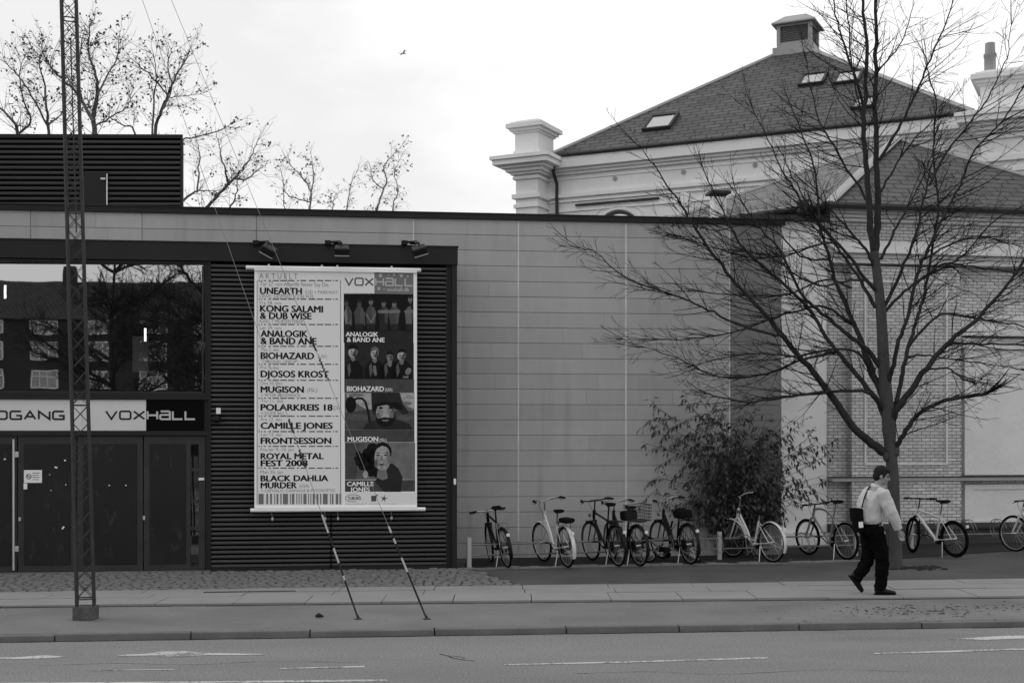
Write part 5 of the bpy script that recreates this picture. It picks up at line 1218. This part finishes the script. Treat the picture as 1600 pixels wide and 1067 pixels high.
# ------------------------------------------------------------------ bicycles
mat('tyre', 0.006, 0.9, 0.1, 20, spec=.05); mat('chrome', 0.42, 0.3, 0.05, 8, metal=0.8, spec=0.5); mat('frame_white', 0.62, 0.35, 0.06, 6, spec=0.5); mat('frame_black', 0.006, 0.4, 0.1, 6, spec=0.2)
mat('frame_silver', 0.30, 0.35, 0.08, 6, metal=0.5, spec=0.5); mat('rubber', 0.007, 0.8, 0.1, 10, spec=.08); mat('basket_wire', 0.03, 0.6, 0.1, 10); mat('reflector', 0.75, 0.2, 0); mat('frame_grey', 0.12, 0.4, 0.1, 6, spec=0.4)
def bicycle(label, px, py, rz, steer=0.0, lean=-4, kind='ladies', fm='frame_white', fender=None, r=.345, wb=1.08, saddle=.93, bar=1.06, bars='swept', carrier=False, basket=None, bag=None, chain='frame_black', rim='chrome', stand=True, fork=None, barm='chrome', lamp=False, tail=205, tw_=.019, z0=0.012, grp='bicycles parked along the hall wall'):
    g = ground(px, py, z0)
    S = thing('bicycle', label, 'bicycle', g, R(rz), grp); S.rotation_euler = (R(lean), 0, R(rz)); fork = fork or fm
    hub = Vector((0, 0, r)); fh = Vector((wb, 0, r)); BB = Vector((.45, 0, .285))
    axis = Vector((-.30, 0, .954)).normalized(); crown = fh + Vector((-.06, 0, 0)) + axis * (r + .055); hb = crown + axis * .02; ht = crown + axis * (.17 if kind != 'mtb' else .13)
    sd_ = Vector((-.30, 0, .954)); stt = BB + sd_ * (.50 if kind != 'ladies' else .44); sp = BB + sd_ * ((saddle - .285 - .03) / .954)
    SM = Matrix.Translation(crown) @ Matrix.Rotation(R(steer), 4, axis) @ Matrix.Translation(-crown)
    m = MB()
    if kind == 'ladies':
        a, b = ht - axis * .05, hb
        m.tube(catmull([a, a.lerp(BB, .5) + Vector((-.02, 0, -.05)), Vector((.56, 0, .36)), Vector((.42, 0, .36))], 8), .019, 8)
        m.tube(catmull([b, b.lerp(BB, .5) + Vector((-.01, 0, -.05)), BB + Vector((.1, 0, -.0)), BB], 8), .021, 8)
    elif kind == 'mens':
        m.bar(ht - axis * .03, stt - sd_ * .02, .017, 8); m.bar(hb, BB, .019, 8)
    elif kind == 'mtb_arch':
        m.tube(catmull([ht - axis * .02, ht.lerp(stt, .35) + Vector((0, 0, .035)), ht.lerp(stt, .75) + Vector((0, 0, .02)), stt - sd_ * .06], 6), .021, 8); m.bar(hb, BB, .022, 8)
    else:
        m.bar(ht - axis * .02, stt - sd_ * .07, .022, 8); m.bar(hb, BB, .027, 8)
    m.bar(BB, stt, .018, 8); m.bar(hb - axis * .01, ht + axis * .01, .025, 8); m.bar(BB + Vector((0, -.05, 0)), BB + Vector((0, .05, 0)), .026, 10)
    for s in (-1, 1): m.bar(BB + Vector((0, s * .03, 0)), hub + Vector((0, s * .065, 0)), .009, 6); m.bar(stt + Vector((0, s * .02, -.05)), hub + Vector((0, s * .065, 0)), .008, 6)
    m.build('frame', fm, S, smooth=True)
    m = MB(); m.M = SM
    wfk = .055 if kind != 'mtb' else .07; fr = .013 if kind in ('ladies', 'mens') else .019
    for s in (-1, 1): m.tube([fh + Vector((0, s * wfk, 0)), fh.lerp(crown, .45) + Vector((-.015, s * wfk, 0)), crown + Vector((0, s * wfk * .85, -.02))], [fr * .8, fr, fr * 1.1], 6)
    m.bar(crown + Vector((0, -wfk, -.015)), crown + Vector((0, wfk, -.015)), fr * 1.15, 6); m.build('fork', fork, S, smooth=True)
    def wheel(c, M_):
        w = MB(); w.M = M_; w.bar(c + Vector((0, -.05, 0)), c + Vector((0, .05, 0)), .022, 8)
        for k in range(28):
            a = 2 * math.pi * k / 28; b = a + (.45 if k % 4 < 2 else -.45); s = .03 if k % 2 else -.03
            w.bar(c + Vector((.02 * math.cos(b), s, .02 * math.sin(b))), c + Vector(((r - .035) * math.cos(a), 0, (r - .035) * math.sin(a))), .0017, 3)
        W_ = w.build('wheel', 'chrome', S)
        t = MB(); t.M = M_; n = 40; t.tube([c + Vector(((r - tw_) * math.cos(2 * math.pi * k / n), 0, (r - tw_) * math.sin(2 * math.pi * k / n))) for k in range(n)], tw_, 8, closed=True); t.build('tyre', 'tyre', W_, smooth=True)
        t = MB(); t.M = M_; q = r - 2 * tw_ - .004; t.tube([c + Vector((q * math.cos(2 * math.pi * k / n), 0, q * math.sin(2 * math.pi * k / n))) for k in range(n)], (.009, .013), 6, closed=True); t.build('rim', rim, W_, smooth=True)
    wheel(hub, None); wheel(fh, SM)
    def arc(c, a0, a1, M_, ml, w=.028):
        t = MB(); t.M = M_; q = r + .016; n = 20; vs = []; fs = []
        for k in range(n + 1):
            a = R(a0 + (a1 - a0) * k / n)
            for s, dr in ((-w, -.008), (-w * .5, .004), (w * .5, .004), (w, -.008)): vs.append(c + Vector(((q + dr) * math.cos(a), s, (q + dr) * math.sin(a))))
        for k in range(n):
            for j in range(3): fs.append((k * 4 + j, k * 4 + j + 1, k * 4 + j + 5, k * 4 + j + 4))
        t.add(vs, fs)
        for s in (-1, 1): a = R(a1 - 12 if a1 > 150 else a0 + 10); t.bar(c + Vector((0, s * .06, 0)), c + Vector((q * math.cos(a), s * w, q * math.sin(a))), .003, 4)
        t.build('mudguard', ml, S, smooth=True)
    if fender: arc(hub, 20, tail, None, fender, .032); arc(fh, 62, 178 if kind != 'mtb' else 150, SM, fender, .03)
    # saddle on its post
    m = MB(); m.bar(stt, sp, .014, 8); m.build('seat_post', 'chrome' if fm != 'frame_black' else 'frame_black', S)
    m = MB(); c = sp + Vector((0, 0, .02)); sec = [(-.13, .075, .03), (-.10, .085, .034), (-.04, .08, .03), (.03, .045, .026), (.10, .024, .022), (.145, .016, .016)]
    m.tube([c + Vector((x, 0, .01 - .0 * x)) for x, w, h in sec], [(w, h) for x, w, h in sec], 12); m.bar(c + Vector((-.08, 0, -.01)), c + Vector((.06, 0, -.03)), .012, 6); m.build('saddle', 'rubber', S, smooth=True)
    # handlebar, grips, stem
    top = crown + axis * ((bar - crown.z) / axis.z); m = MB(); m.M = SM; m.bar(ht, top - axis * .03, .013, 8)
    if bars == 'swept': h = [(.02, 0, -.0), (.05, .06, .01), (.02, .17, .045), (-.08, .25, .05), (-.2, .28, .03)]
    elif bars == 'flat': h = [(.03, 0, -.02), (.03, .1, -.02), (.02, .2, -.01), (-.02, .3, -.01)]
    else: h = [(.04, 0, -.02), (.04, .1, -.02), (.03, .2, -.005), (-.04, .27, .0), (-.1, .29, -.01)]
    hp = [top + Vector((x, -y, z)) for x, y, z in h[::-1]] + [top + Vector(p) for p in h[1:]]
    m.bar(top - axis * .03, top + Vector((.03, 0, -.015)), .015, 8); m.tube(catmull(hp, 5), .0115, 8); HB = m.build('handlebar', barm, S, smooth=True)
    for s in (0, -1):
        m = MB(); m.M = SM; a, b = (hp[0], hp[1]) if s == 0 else (hp[-1], hp[-2]); d = (b - a).normalized(); m.tube([a - d * .01, a + d * .12], .0175, 8)
        m.tube([a + d * .14 + Vector((.02, 0, -.005)), a + d * .07 + Vector((.05, 0, -.03)), a + Vector((.055, 0, -.035))], .006, 5)
        m.ball(a + d * .16 + Vector((.01, 0, -.012)), .02, 8, 5); m.build('grip', 'rubber', HB, smooth=True)
    m = MB(); m.M = SM; m.tube(catmull([hp[1] + Vector((.03, 0, -.02)), top + Vector((.14, .03, -.02)), top + Vector((.13, .0, -.2)), crown + Vector((.04, 0, .05))], 6), .0035, 4); m.build('brake_cable', 'rubber', HB)
    # crank, pedals, chain cover, stand
    m = MB(); a = R(35); cdv = Vector((math.cos(a), 0, math.sin(a))) * .17
    m.lathe([(.09, -.003), (.09, .003)], (0, 0, 0), 24); m.v = [Vector((v.x, v.z - .055, v.y)) + BB for v in m.v]
    for s in (-1, 1): e = BB + cdv * s + Vector((0, s * .075, 0)); m.bar(BB + Vector((0, s * .06, 0)), e, .010, 6); m.bbox(e + Vector((-.045, s * .01 if s > 0 else -.1, -.012)), e + Vector((.045, .1 if s > 0 else -.01, .012)), .004)
    m.build('crank', 'frame_black', S)
    if chain:
        m = MB(); q = []
        for k in range(9): t_ = R(-100 + 200 * k / 8); q.append(BB + Vector((.105 * math.cos(t_), -.06, .105 * math.sin(t_))))
        for k in range(7): t_ = R(100 + 160 * k / 6); q.append(hub + Vector((.055 * math.cos(t_), -.06, .055 * math.sin(t_))))
        m.prism(q, (0, -.018, 0)); m.build('chain_cover', chain, S)
    if stand: m = MB(); m.tube([Vector((.25, .05, .27)), Vector((.17, .15, .03)), Vector((.15, .17, .0))], .009, 6); m.build('kickstand', 'chrome', S)
    if carrier:
        m = MB(); z = 2 * r + .07
        for y in (-.06, 0, .06): m.bar((-.25, y, z), (.18, y, z), .006, 5)
        for x in (-.25, -.05, .15): m.bar((x, -.065, z), (x, .065, z), .005, 5)
        for s in (-1, 1): m.bar((-.12, s * .065, z), (0, s * .08, r), .005, 5); m.bar((.08, s * .065, z), (0, s * .08, r), .005, 5)
        m.bar((.18, 0, z), stt + Vector((0, 0, -.03)), .006, 5); CR = m.build('carrier', carrier if isinstance(carrier, str) else 'frame_black', S)
    m = MB(); m.bbox((-r * .93 - .03, -.025, 2 * r - .12), (-r * .93 + .0, .025, 2 * r - .07), .006); m.build('rear_reflector', 'reflector', S)
    def bask(c, sx, sy, h, M_=None):
        m = MB(); m.M = M_; k = 7
        for z in [h * i / 5 for i in range(6)]:
            g_ = .86 + .14 * z / h; P = [c + Vector((a * sx * g_, b * sy * g_, z)) for a, b in ((-1, -1), (1, -1), (1, 1), (-1, 1))]; m.tube(P, .004 if 0 < z < h else .007, 4, closed=True)
        for i in range(k + 1):
            f = -1 + 2 * i / k
            for (a, b) in ((f, -1), (f, 1), (-1, f), (1, f)): m.bar(c + Vector((a * sx * .86, b * sy * .86, 0)), c + Vector((a * sx, b * sy, h)), .003, 3)
            m.bar(c + Vector((f * sx * .86, -sy * .86, 0)), c + Vector((f * sx * .86, sy * .86, 0)), .003, 3)
        m.build('basket', 'basket_wire', S)
    if basket == 'rear': bask(Vector((-.08, 0, 2 * r + .085)), .21, .16, .26)
    if basket == 'front': bask(top + Vector((.24, 0, -.24)), .15, .19, .22, SM)
    if bag: m = MB(); m.bbox(Vector(bag[0]), Vector(bag[1]), .05); m.build('saddlebag', 'rubber', S, smooth=True)
    if lamp: m = MB(); m.M = SM; p = crown + Vector((.07, 0, .08)); m.tube([p, p + Vector((.06, 0, 0))], [.025, .04], 10); m.build('headlamp', 'chrome', S)
    return S
bicycle('black bicycle leaning by the short post beside dark entrance bay, its saddle above the handlebar', 793.5, 886.8, 106, steer=-6, lean=-9, kind='mens', fm='frame_black', fender='frame_black', r=.335, saddle=1.0, bar=.93, bars='flat', carrier='chrome', wb=1.02)
bicycle('white step through bicycle against concrete wall with dark carrier box, left of the shrub', 887, 886.6, 110, steer=7, lean=-5, fm='frame_white', fender='frame_white', saddle=.93, bar=1.06, carrier=True, bag=((-.3, -.09, .76), (.05, .09, .84)), tail=208)
bicycle('tall black roadster bicycle with double top tube next to the basket bicycle', 966, 884.6, 110, steer=4, lean=-4, kind='mens', fm='frame_black', fender='frame_black', saddle=1.03, bar=1.08, bars='mid', barm='frame_black', carrier=True, lamp=True)
bicycle('black bicycle with wire basket on its rear carrier', 1000, 884.4, 111, steer=-5, lean=-5, kind='ladies', fm='frame_black', fender='frame_black', saddle=.98, bar=1.02, basket='rear', carrier=True, bag=((.18, -.13, .76), (.34, .15, .93)))
bicycle('small dark bicycle lying low on the soil between two standing bicycles', 1012, 878, 20, lean=-62, steer=25, kind='mtb', fm='frame_grey', r=.26, wb=.9, saddle=.7, bar=.8, bars='flat', chain=None, stand=False, z0=.05)
bicycle('black bicycle with pale handlebar and dark carrier bag in front of the shrub', 1079, 881.6, 110, steer=5, lean=-5, kind='ladies', fm='frame_black', fender='frame_black', saddle=.92, bar=1.04, bars='swept', bag=((.0, -.12, .78), (.3, .12, .93)), lamp=True, carrier=True, rim='chrome')
bicycle('white step through bicycle standing in front of the leafy shrub', 1207, 878.6, 119, steer=8, lean=-3, fm='frame_white', fender='frame_white', saddle=.84, bar=1.10, tail=206, chain=None)
bicycle('silver mountain bicycle with arched dark top tube behind the walking person', 1323, 874.8, 115, steer=2, lean=-3, kind='mtb_arch', fm='frame_silver', saddle=1.02, bar=.96, bars='flat', barm='frame_black', r=.335, chain=None, tw_=.024, rim='frame_silver', wb=1.06)
bicycle('white and black mountain bicycle standing right of the big tree trunk', 1493, 870.6, 116, steer=-24, lean=-5, kind='mtb', fm='frame_white', fork='frame_black', saddle=1.0, bar=1.04, bars='flat', barm='frame_black', r=.335, chain=None, tw_=.028, rim='frame_black', wb=1.06)
bicycle('white bicycle at right edge of photo, only its front half in view', 1668, 868.5, 124, steer=-5, lean=-4, kind='mtb', fm='frame_white', saddle=.95, bar=.99, bars='flat', barm='frame_black', r=.345, chain=None, rim='frame_silver')

# ------------------------------------------------------------------ cycle racks
mat('rack_steel', 0.20, 0.5, 0.15, 8, metal=0.4)
def rack(label, a, b, posts, hoops, zr, rings=False):
    A_, B2 = ground(*a), ground(*b); d = (B2 - A_); d.z = 0; L_ = d.length; S = thing('bicycle_rack', label, 'bicycle rack', A_, math.atan2(d.y, d.x), 'bicycle racks')
    m = MB()
    for z in zr: m.bar((0, 0, z), (L_, 0, z), .014, 8)
    m.build('rail', 'rack_steel', S)
    u = Vector((math.cos(math.atan2(d.y, d.x)), math.sin(math.atan2(d.y, d.x)), 0))
    for p in posts:
        x = p * L_; q = MB(); q.bbox((x - .035, -.035, -.03), (x + .035, .035, .5), .01); q.build('post', 'concrete', S)
    for h in hoops:
        x = h * L_; q = MB()
        if rings:
            P = [Vector((x + .03 * math.sin(k * .52) + (k - 12) * .006, -.19 * math.cos(k * 2 * math.pi / 12), .36 - .19 * math.sin(k * 2 * math.pi / 12))) for k in range(25)]
            q.tube(catmull(P, 2), .008, 6)
        else: q.tube(catmull([(x - .04, -.05, .46), (x - .05, -.35, .42), (x - .05, -.42, .2), (x + .05, -.42, .2), (x + .05, -.35, .42), (x + .04, -.05, .46)], 5), .007, 6)
        q.build('hoop', 'rack_steel', S)
rack('low rack with two rails along the concrete wall, short post at left end', (733, 886.5), (1124, 874.5), (0.0, 1.0), (.12, .25, .38, .52, .62, .78, .9, .96), (.2, .38))
rack('low rack with wire hoops under the shrub and behind the silver bicycle', (1132, 874.5), (1345, 868), (.96,), (.1, .3, .5, .55, .7, .9), (.2, .38))
rack('low rack with round wire rings along the brick wall', (1405, 858), (1760, 849), (.05, .6), (.03, .14, .292, .42, .54, .66), (.26,), True)
# ------------------------------------------------------------------ the man walking along the slabs
mat('skin', 0.23, 0.55, 0.08, 12, spec=0.35); mat('hair', 0.005, 0.8, 0.3, 60, 0.6, 120, stretch=(1, 1, .4), dist=0.01); mat('shirt', 0.47, 0.9, 0.06, 5, 0.5, 16, fine=0.05, fscale=30, dist=0.02); mat('trousers', 0.0045, 0.95, 0.2, 6, 0.5, 14, spec=0.03, dist=0.02); mat('shoe', 0.005, 0.5, 0.1, 9, spec=0.2); mat('bag_cloth', 0.005, 0.8, 0.1, 8, spec=.05); flat('eye_dark', 0.01, .3)
def remesh(mb, name, m, parent, vox, smooth=6, disp=0.0, dscale=.12):
    o = mb.build(name, m, parent, fix=True)
    a = o.modifiers.new('r', 'REMESH'); a.mode = 'VOXEL'; a.voxel_size = vox
    b = o.modifiers.new('s', 'SMOOTH'); b.factor = .5; b.iterations = smooth
    if disp:
        tx = bpy.data.textures.new(name + '_folds', 'CLOUDS'); tx.noise_scale = dscale; c = o.modifiers.new('d', 'DISPLACE'); c.texture = tx; c.strength = disp; c.mid_level = .5
    _vl.update(); me = bpy.data.meshes.new_from_object(o.evaluated_get(bpy.context.evaluated_depsgraph_get()))
    o.modifiers.clear(); old = o.data; o.data = me; bpy.data.meshes.remove(old); me.name = name
    me.polygons.foreach_set('use_smooth', [True] * len(me.polygons)); return o
pg = ground(1376, 927, .028)
MAN = thing('person', 'man in pale jacket and black trousers walking right along the slabs with a shoulder bag', 'person', pg, R(8))
V3 = Vector
hipR, hipL = V3((-.125, -.09, .89)), V3((-.135, .09, .89)); kneeR, kneeL = V3((-.02, -.09, .50)), V3((-.135, .10, .49)); ankR, ankL = V3((-.055, -.09, .085)), V3((-.325, .10, .185))
shR, shL = V3((-.075, -.195, 1.405)), V3((-.085, .195, 1.405)); elR, elL = V3((.045, -.265, 1.115)), V3((-.02, .27, 1.12)); wrR, wrL = V3((.155, -.235, .885)), V3((.10, .25, .87))
spine = [(-.135, .84, .165, .128), (-.14, .92, .175, .142), (-.15, 1.00, .172, .15), (-.155, 1.10, .178, .155), (-.15, 1.20, .185, .158), (-.13, 1.30, .19, .15), (-.10, 1.39, .175, .122), (-.075, 1.445, .11, .085), (-.055, 1.48, .062, .062)]
def torso(mb, k, z0=0, z1=9): P = [s for s in spine if z0 <= s[1] <= z1]; mb.tube([V3((x, 0, z)) for x, z, a, b in P], [(a + k, b + k) for x, z, a, b in P], 18)
hd = V3((.012, -.005, 1.605))
HM = Matrix.Translation(hd) @ Matrix.Rotation(R(-18), 4, 'Z') @ Matrix.Rotation(R(14), 4, 'Y')
def limb(mb, pts, rad, n=12): mb.tube(catmull(pts, 5), [rad[0] + (rad[1] - rad[0]) * min(1, i / 5) if i <= 5 else rad[1] + (rad[2] - rad[1]) * min(1, (i - 5) / 5) for i in range(5 * (len(pts) - 1) + 1)], n)
b = MB(); torso(b, -.012)
b.tube([V3((-.06, 0, 1.44)), V3((-.035, 0, 1.50)), V3((-.012, 0, 1.56))], [.060, .055, .054], 14)
b.M = HM                                  # skull, jaw, nose, brow, lips, ears
b.ball((-.012, 0, .035), (.098, .076, .108), 18, 12); b.ball((.03, 0, -.045), (.062, .056, .068), 14, 10); b.ball((.062, 0, -.088), (.026, .03, .02), 10, 6); b.tube([V3((.084, 0, .03)), V3((.112, 0, -.018)), V3((.092, 0, -.03))], [.010, .016, .012], 8)
b.ball((.074, 0, .036), (.018, .05, .012), 10, 6); b.ball((.086, 0, -.056), (.014, .026, .007), 10, 6); b.ball((.084, 0, -.069), (.012, .022, .007), 10, 6)
for s in (-1, 1): b.ball((-.012, s * .078, -.002), (.02, .01, .032), 10, 8); b.ball((.06, s * .04, -.02), (.022, .02, .02), 8, 6)
b.M = None
for sh, el, wr, s in ((shR, elR, wrR, -1), (shL, elL, wrL, 1)):
    limb(b, [sh, el, wr], (.050, .040, .028))
    d = (wr - el).normalized(); d = (d + V3((.0, 0, -.25))).normalized(); side = V3((1, 0, .25)).normalized(); side = (side - d * side.dot(d)).normalized(); pn = d.cross(side)   # palm faces the thigh
    c = wr + d * .045; b.tube([wr - d * .01, wr + d * .03, wr + d * .085], [(.024, .020), (.038, .017), (.040, .015)] if False else [.024, .030, .026], 10)
    for k, (off, ln) in enumerate(((.031, .070), (.011, .080), (-.010, .074), (-.029, .058))):
        q0 = wr + d * .085 + side * off; curl = -pn * s
        q1 = q0 + d * ln * .45 + curl * .006; q2 = q1 + (d * .85 + curl * .5).normalized() * ln * .32; q3 = q2 + (d * .5 + curl * .85).normalized() * ln * .25
        b.tube([wr + d * .05 + side * off * .8, q0, q1, q2, q3], [.010, .0098, .0092, .0085, .0072], 7)
    t0 = wr + d * .03 + side * .028; b.tube([t0, t0 + d * .035 + side * .022, t0 + d * .07 + side * .026 - pn * s * .008], [.013, .0115, .0085], 7)
for h, k_, a in ((hipR, kneeR, ankR), (hipL, kneeL, ankL)): limb(b, [h, k_, a], (.082, .058, .040))
remesh(b, 'body', 'skin', MAN, .0075, 3)
for s in (-1, 1): e = MB(); e.M = HM; e.ball((.081, s * .030, .016), (.010, .012, .007), 8, 6); e.build('eye', 'eye_dark', MAN, smooth=True)
e = MB(); e.M = HM
for s in (-1, 1): e.tube([V3((.087, s * .014, .036)), V3((.082, s * .048, .036))], .006, 6)
e.build('eyebrow', 'hair', MAN)
h = MB(); h.M = HM; h.ball((-.022, 0, .055), (.103, .086, .102), 18, 12); h.ball((-.055, 0, .005), (.066, .078, .085), 14, 10); h.ball((.052, 0, .098), (.048, .066, .034), 12, 8)
for s in (-1, 1): h.ball((.012, s * .074, .03), (.03, .012, .04), 8, 6)
remesh(h, 'hair', 'hair', MAN, .009, 2, .012, .03)
t = MB(); torso(t, .018, .97, 1.43); t.tube([V3((-.14, 0, .96)), V3((-.145, 0, .985)), V3((-.15, 0, 1.01))], [(.165, .135), (.178, .148), (.185, .15)], 18)
for sh, el, wr in ((shR, elR, wrR), (shL, elL, wrL)):
    t.ball(sh + V3((0, 0, -.01)), (.078, .075, .075), 12, 8); limb(t, [sh, el, wr + (wr - el).normalized() * -.015], (.092, .082, .056)); t.ball(el + V3((-.01, 0, 0)), .078, 10, 8)
    d = (wr - el).normalized(); t.tube([wr - d * .06, wr - d * .02], [.052, .040], 12)
t.ball((-.205, 0, 1.22), (.10, .14, .17), 12, 8); t.ball((-.05, 0, 1.08), (.12, .13, .12), 12, 8); t.ball((-.20, 0, 1.06), (.10, .14, .10), 12, 8)
t.tube([V3((-.082, 0, 1.42)), V3((-.07, 0, 1.465))], [(.10, .085), (.072, .068)], 16)
remesh(t, 'jacket', 'shirt', MAN, .010, 6, .026, .09)
c = MB(); c.tube([V3((-.078, 0, 1.452)), V3((-.062, 0, 1.492))], [(.079, .076), (.068, .070)], 18, cap=False); c.tube([V3((-.078, 0, 1.449)), V3((-.060, 0, 1.496))], [(.072, .069), (.063, .065)], 18, cap=False); c.build('collar', 'shirt', MAN, smooth=True)
p = MB(); p.tube([V3((-.14, 0, .80)), V3((-.142, 0, .88)), V3((-.145, 0, .965))], [(.165, .125), (.178, .145), (.166, .135)], 18)
limb(p, [hipR + V3((0, 0, .01)), kneeR, ankR + V3((.008, 0, -.02))], (.122, .098, .078)); limb(p, [hipL + V3((0, 0, .01)), kneeL, ankL + V3((0, 0, -.01))], (.122, .096, .076)); p.ball(kneeR + V3((.012, 0, 0)), .084, 10, 8); p.ball((-.21, -.06, .87), (.085, .09, .1), 10, 8); p.ball((-.21, .06, .87), (.085, .09, .1), 10, 8)
remesh(p, 'trousers', 'trousers', MAN, .011, 4, .04, .07)
q = MB(); q.tube([V3((-.143, 0, .955)), V3((-.143, 0, .985))], [(.172, .142), (.170, .140)], 20); q.build('belt', 'shoe', MAN, smooth=True)
def shoe(M_):
    s = MB(); s.M = M_; s.tube([V3((-.075, 0, .045)), V3((-.05, 0, .05)), V3((.0, 0, .055)), V3((.07, 0, .042)), V3((.14, 0, .032)), V3((.195, 0, .026)), V3((.215, 0, .022))], [(.026, .034), (.036, .045), (.040, .05), (.044, .038), (.048, .030), (.036, .024), (.018, .014)], 14)
    s.tube([V3((-.02, 0, .05)), V3((-.02, 0, .12))], [.046, .046], 12); o = remesh(s, 'shoe', 'shoe', MAN, .008, 3)
    s = MB(); s.M = M_; s.prism([(-.085, -.03, 0), (-.03, -.036, 0), (.06, -.042, 0), (.14, -.048, 0), (.2, -.036, 0), (.22, 0, 0), (.2, .036, 0), (.14, .048, 0), (.06, .042, 0), (-.03, .036, 0), (-.085, .03, 0)], (0, 0, .014)); s.build('sole', 'rubber', o)
shoe(Matrix.Translation((-.045, -.09, 0)) @ Matrix.Rotation(R(-6), 4, 'Z'))
shoe(Matrix.Translation((-.365, .10, .175)) @ Matrix.Rotation(R(52), 4, 'Y'))
# his bag hangs at the hip on a strap over the far shoulder
BG = thing('shoulder_bag', 'black shoulder bag with small pale patch at the hip of the walking man', 'bag', pg, R(8))
k = MB(); k.M = Matrix.Translation((-.345, -.03, 1.02)) @ Matrix.Rotation(R(-4), 4, 'Y'); k.bbox((-.05, -.11, -.17), (.05, .11, .16), .03); k.bbox((-.062, -.112, -.02), (-.046, .112, .165), .007); k.build('bag_body', 'bag_cloth', BG, smooth=True)
k2 = MB(); k2.M = k.M; k2.box((-.035, -.117, -.10), (.025, -.110, -.02)); k2.build('patch', 'paper', BG)
k2 = MB(); k2.tube(catmull([V3((-.33, -.14, 1.19)), V3((-.285, -.12, 1.33)), V3((-.19, -.03, 1.45)), V3((-.11, .07, 1.475)), V3((-.03, .10, 1.42)), V3((.0, .05, 1.3)), V3((-.03, -.1, 1.12))], 6), [(.018, .006)] * 37, 6); k2.build('strap', 'bag_cloth', BG)

# ------------------------------------------------------------------ gull in the sky
p = at(630, 84, 75); G_ = thing('gull', 'small pale gull gliding in the white sky left of centre', 'bird', p, R(20))
g = MB(); g.tube([(-.17, 0, 0), (-.08, 0, .0), (.05, 0, .0), (.14, 0, .01), (.19, 0, .0)], [.012, .04, .05, .03, .008], 8); g.poly([(-.16, -.01, 0), (-.30, -.05, .01), (-.30, .05, .01), (-.16, .01, 0)]); g.build('body', 'paper', G_, smooth=True)
for s in (-1, 1):
    w = MB(); w.prism([(.06, s * .03, .02), (.08, s * .25, .10), (.0, s * .55, .06), (-.07, s * .5, .05), (-.04, s * .22, .08), (-.06, s * .03, .02)], (0, 0, .008)); w.build('wing', 'paper', G_)

# ------------------------------------------------------------------ across the street: what the big window reflects
mat('far_brick', 0.032, .9, .15, .5); brickmat('far_roof', .06, .045, .012, .5, .45, .05, .95, var=.2); mat('white_frame', 0.7, .6, 0)
H_ = thing('terrace_house', 'long dark brick house with white windows, mirrored in the big foyer window', 'building', (-22, -108, 0), R(180 + 4))
W_, D_, EZ, RZ = 44.0, 11.0, 15.4, 20.2
m = MB(); m.box((-W_, 0, 0), (W_, D_, EZ)); m.build('wall', 'far_brick', H_)
m = MB(); m.prism([(-W_ - .4, -.5, EZ), (-W_ - .4, D_ / 2, RZ), (-W_ - .4, D_ + .5, EZ)], (2 * W_ + .8, 0, 0)); RR = m.build('roof', 'far_roof', H_, uv=True)
for x in (-30, -12, 8, 27): m = MB(); m.box((x - .7, D_ / 2 - .5, RZ - 1.5), (x + .7, D_ / 2 + .5, RZ + 1.6)); m.build('chimney', 'far_brick', RR)
for x in range(-40, 42, 6):
    for z, h in ((.9, 2.0), (4.2, 2.1), (7.4, 2.1), (10.6, 2.2), (13.6, 1.7)):
        w = MB(); 
        for a, b, c, d in ((0, 0, 3.0, .14), (0, h - .14, 3.0, h), (0, 0, .14, h), (2.86, 0, 3, h), (.95, 0, 1.05, h), (1.95, 0, 2.05, h), (0, h * .62, 3, h * .62 + .1)): w.box((x + a, -.12, z + b), (x + c, .0, z + d))
        F_ = w.build('window', 'white_frame', H_); w = MB(); w.box((x + .1, -.05, z + .1), (x + 2.9, -.01, z + h - .1)); w.build('pane', 'slot_glass', F_)
def mirror_tree(label, x, y, h, seed):
    r = random.Random(seed); S = thing('street_tree', label, 'tree', (x, y, 0), 0, 'bare trees across the street'); tk = MB(); cr = MB(); T_w = Twigger(seed, .05, .16, cr); T_w.rmin = .010
    top = [Vector((0, 0, 0)), Vector((.1, 0, h * .25)), Vector((-.1, .1, h * .55)), Vector((.2, 0, h))]; P = catmull(top, 6); tk.tube(P, [.28 - .26 * i / (len(P) - 1) for i in range(len(P))], 10)
    for k in range(26):
        f = r.uniform(.22, .95); p = P[int(f * (len(P) - 1))]; a = r.uniform(0, 6.283); d = Vector((math.cos(a), math.sin(a), r.uniform(.25, .9))).normalized(); L_ = h * r.uniform(.3, .5) * (1.15 - f * .7); Q = [p]
        for i in range(8): d = (d + Vector((r.gauss(0, .1), r.gauss(0, .1), r.gauss(.02, .1)))).normalized(); Q.append(Q[-1] + d * L_ / 8)
        tk.tube(Q, [.10 - .011 * i for i in range(9)], 6)
        for i in range(2, 9):
            for _ in range(4): T_w.twig(Q[i], (d + Vector((r.gauss(0, .7), r.gauss(0, .7), r.gauss(0, .5)))), r.uniform(.8, 1.9), .028, 2, .45)
    tk.build('trunk', 'limb_bark', S, smooth=True, fix=False); cr.build('branches', 'limb_bark', S, fix=False)
mirror_tree('big bare tree across the street, mirrored in right half of foyer window', -6.5, -16, 13, 61)
mirror_tree('second bare tree across the street, mirrored in left half of foyer window', -12.5, -24, 13.5, 62)
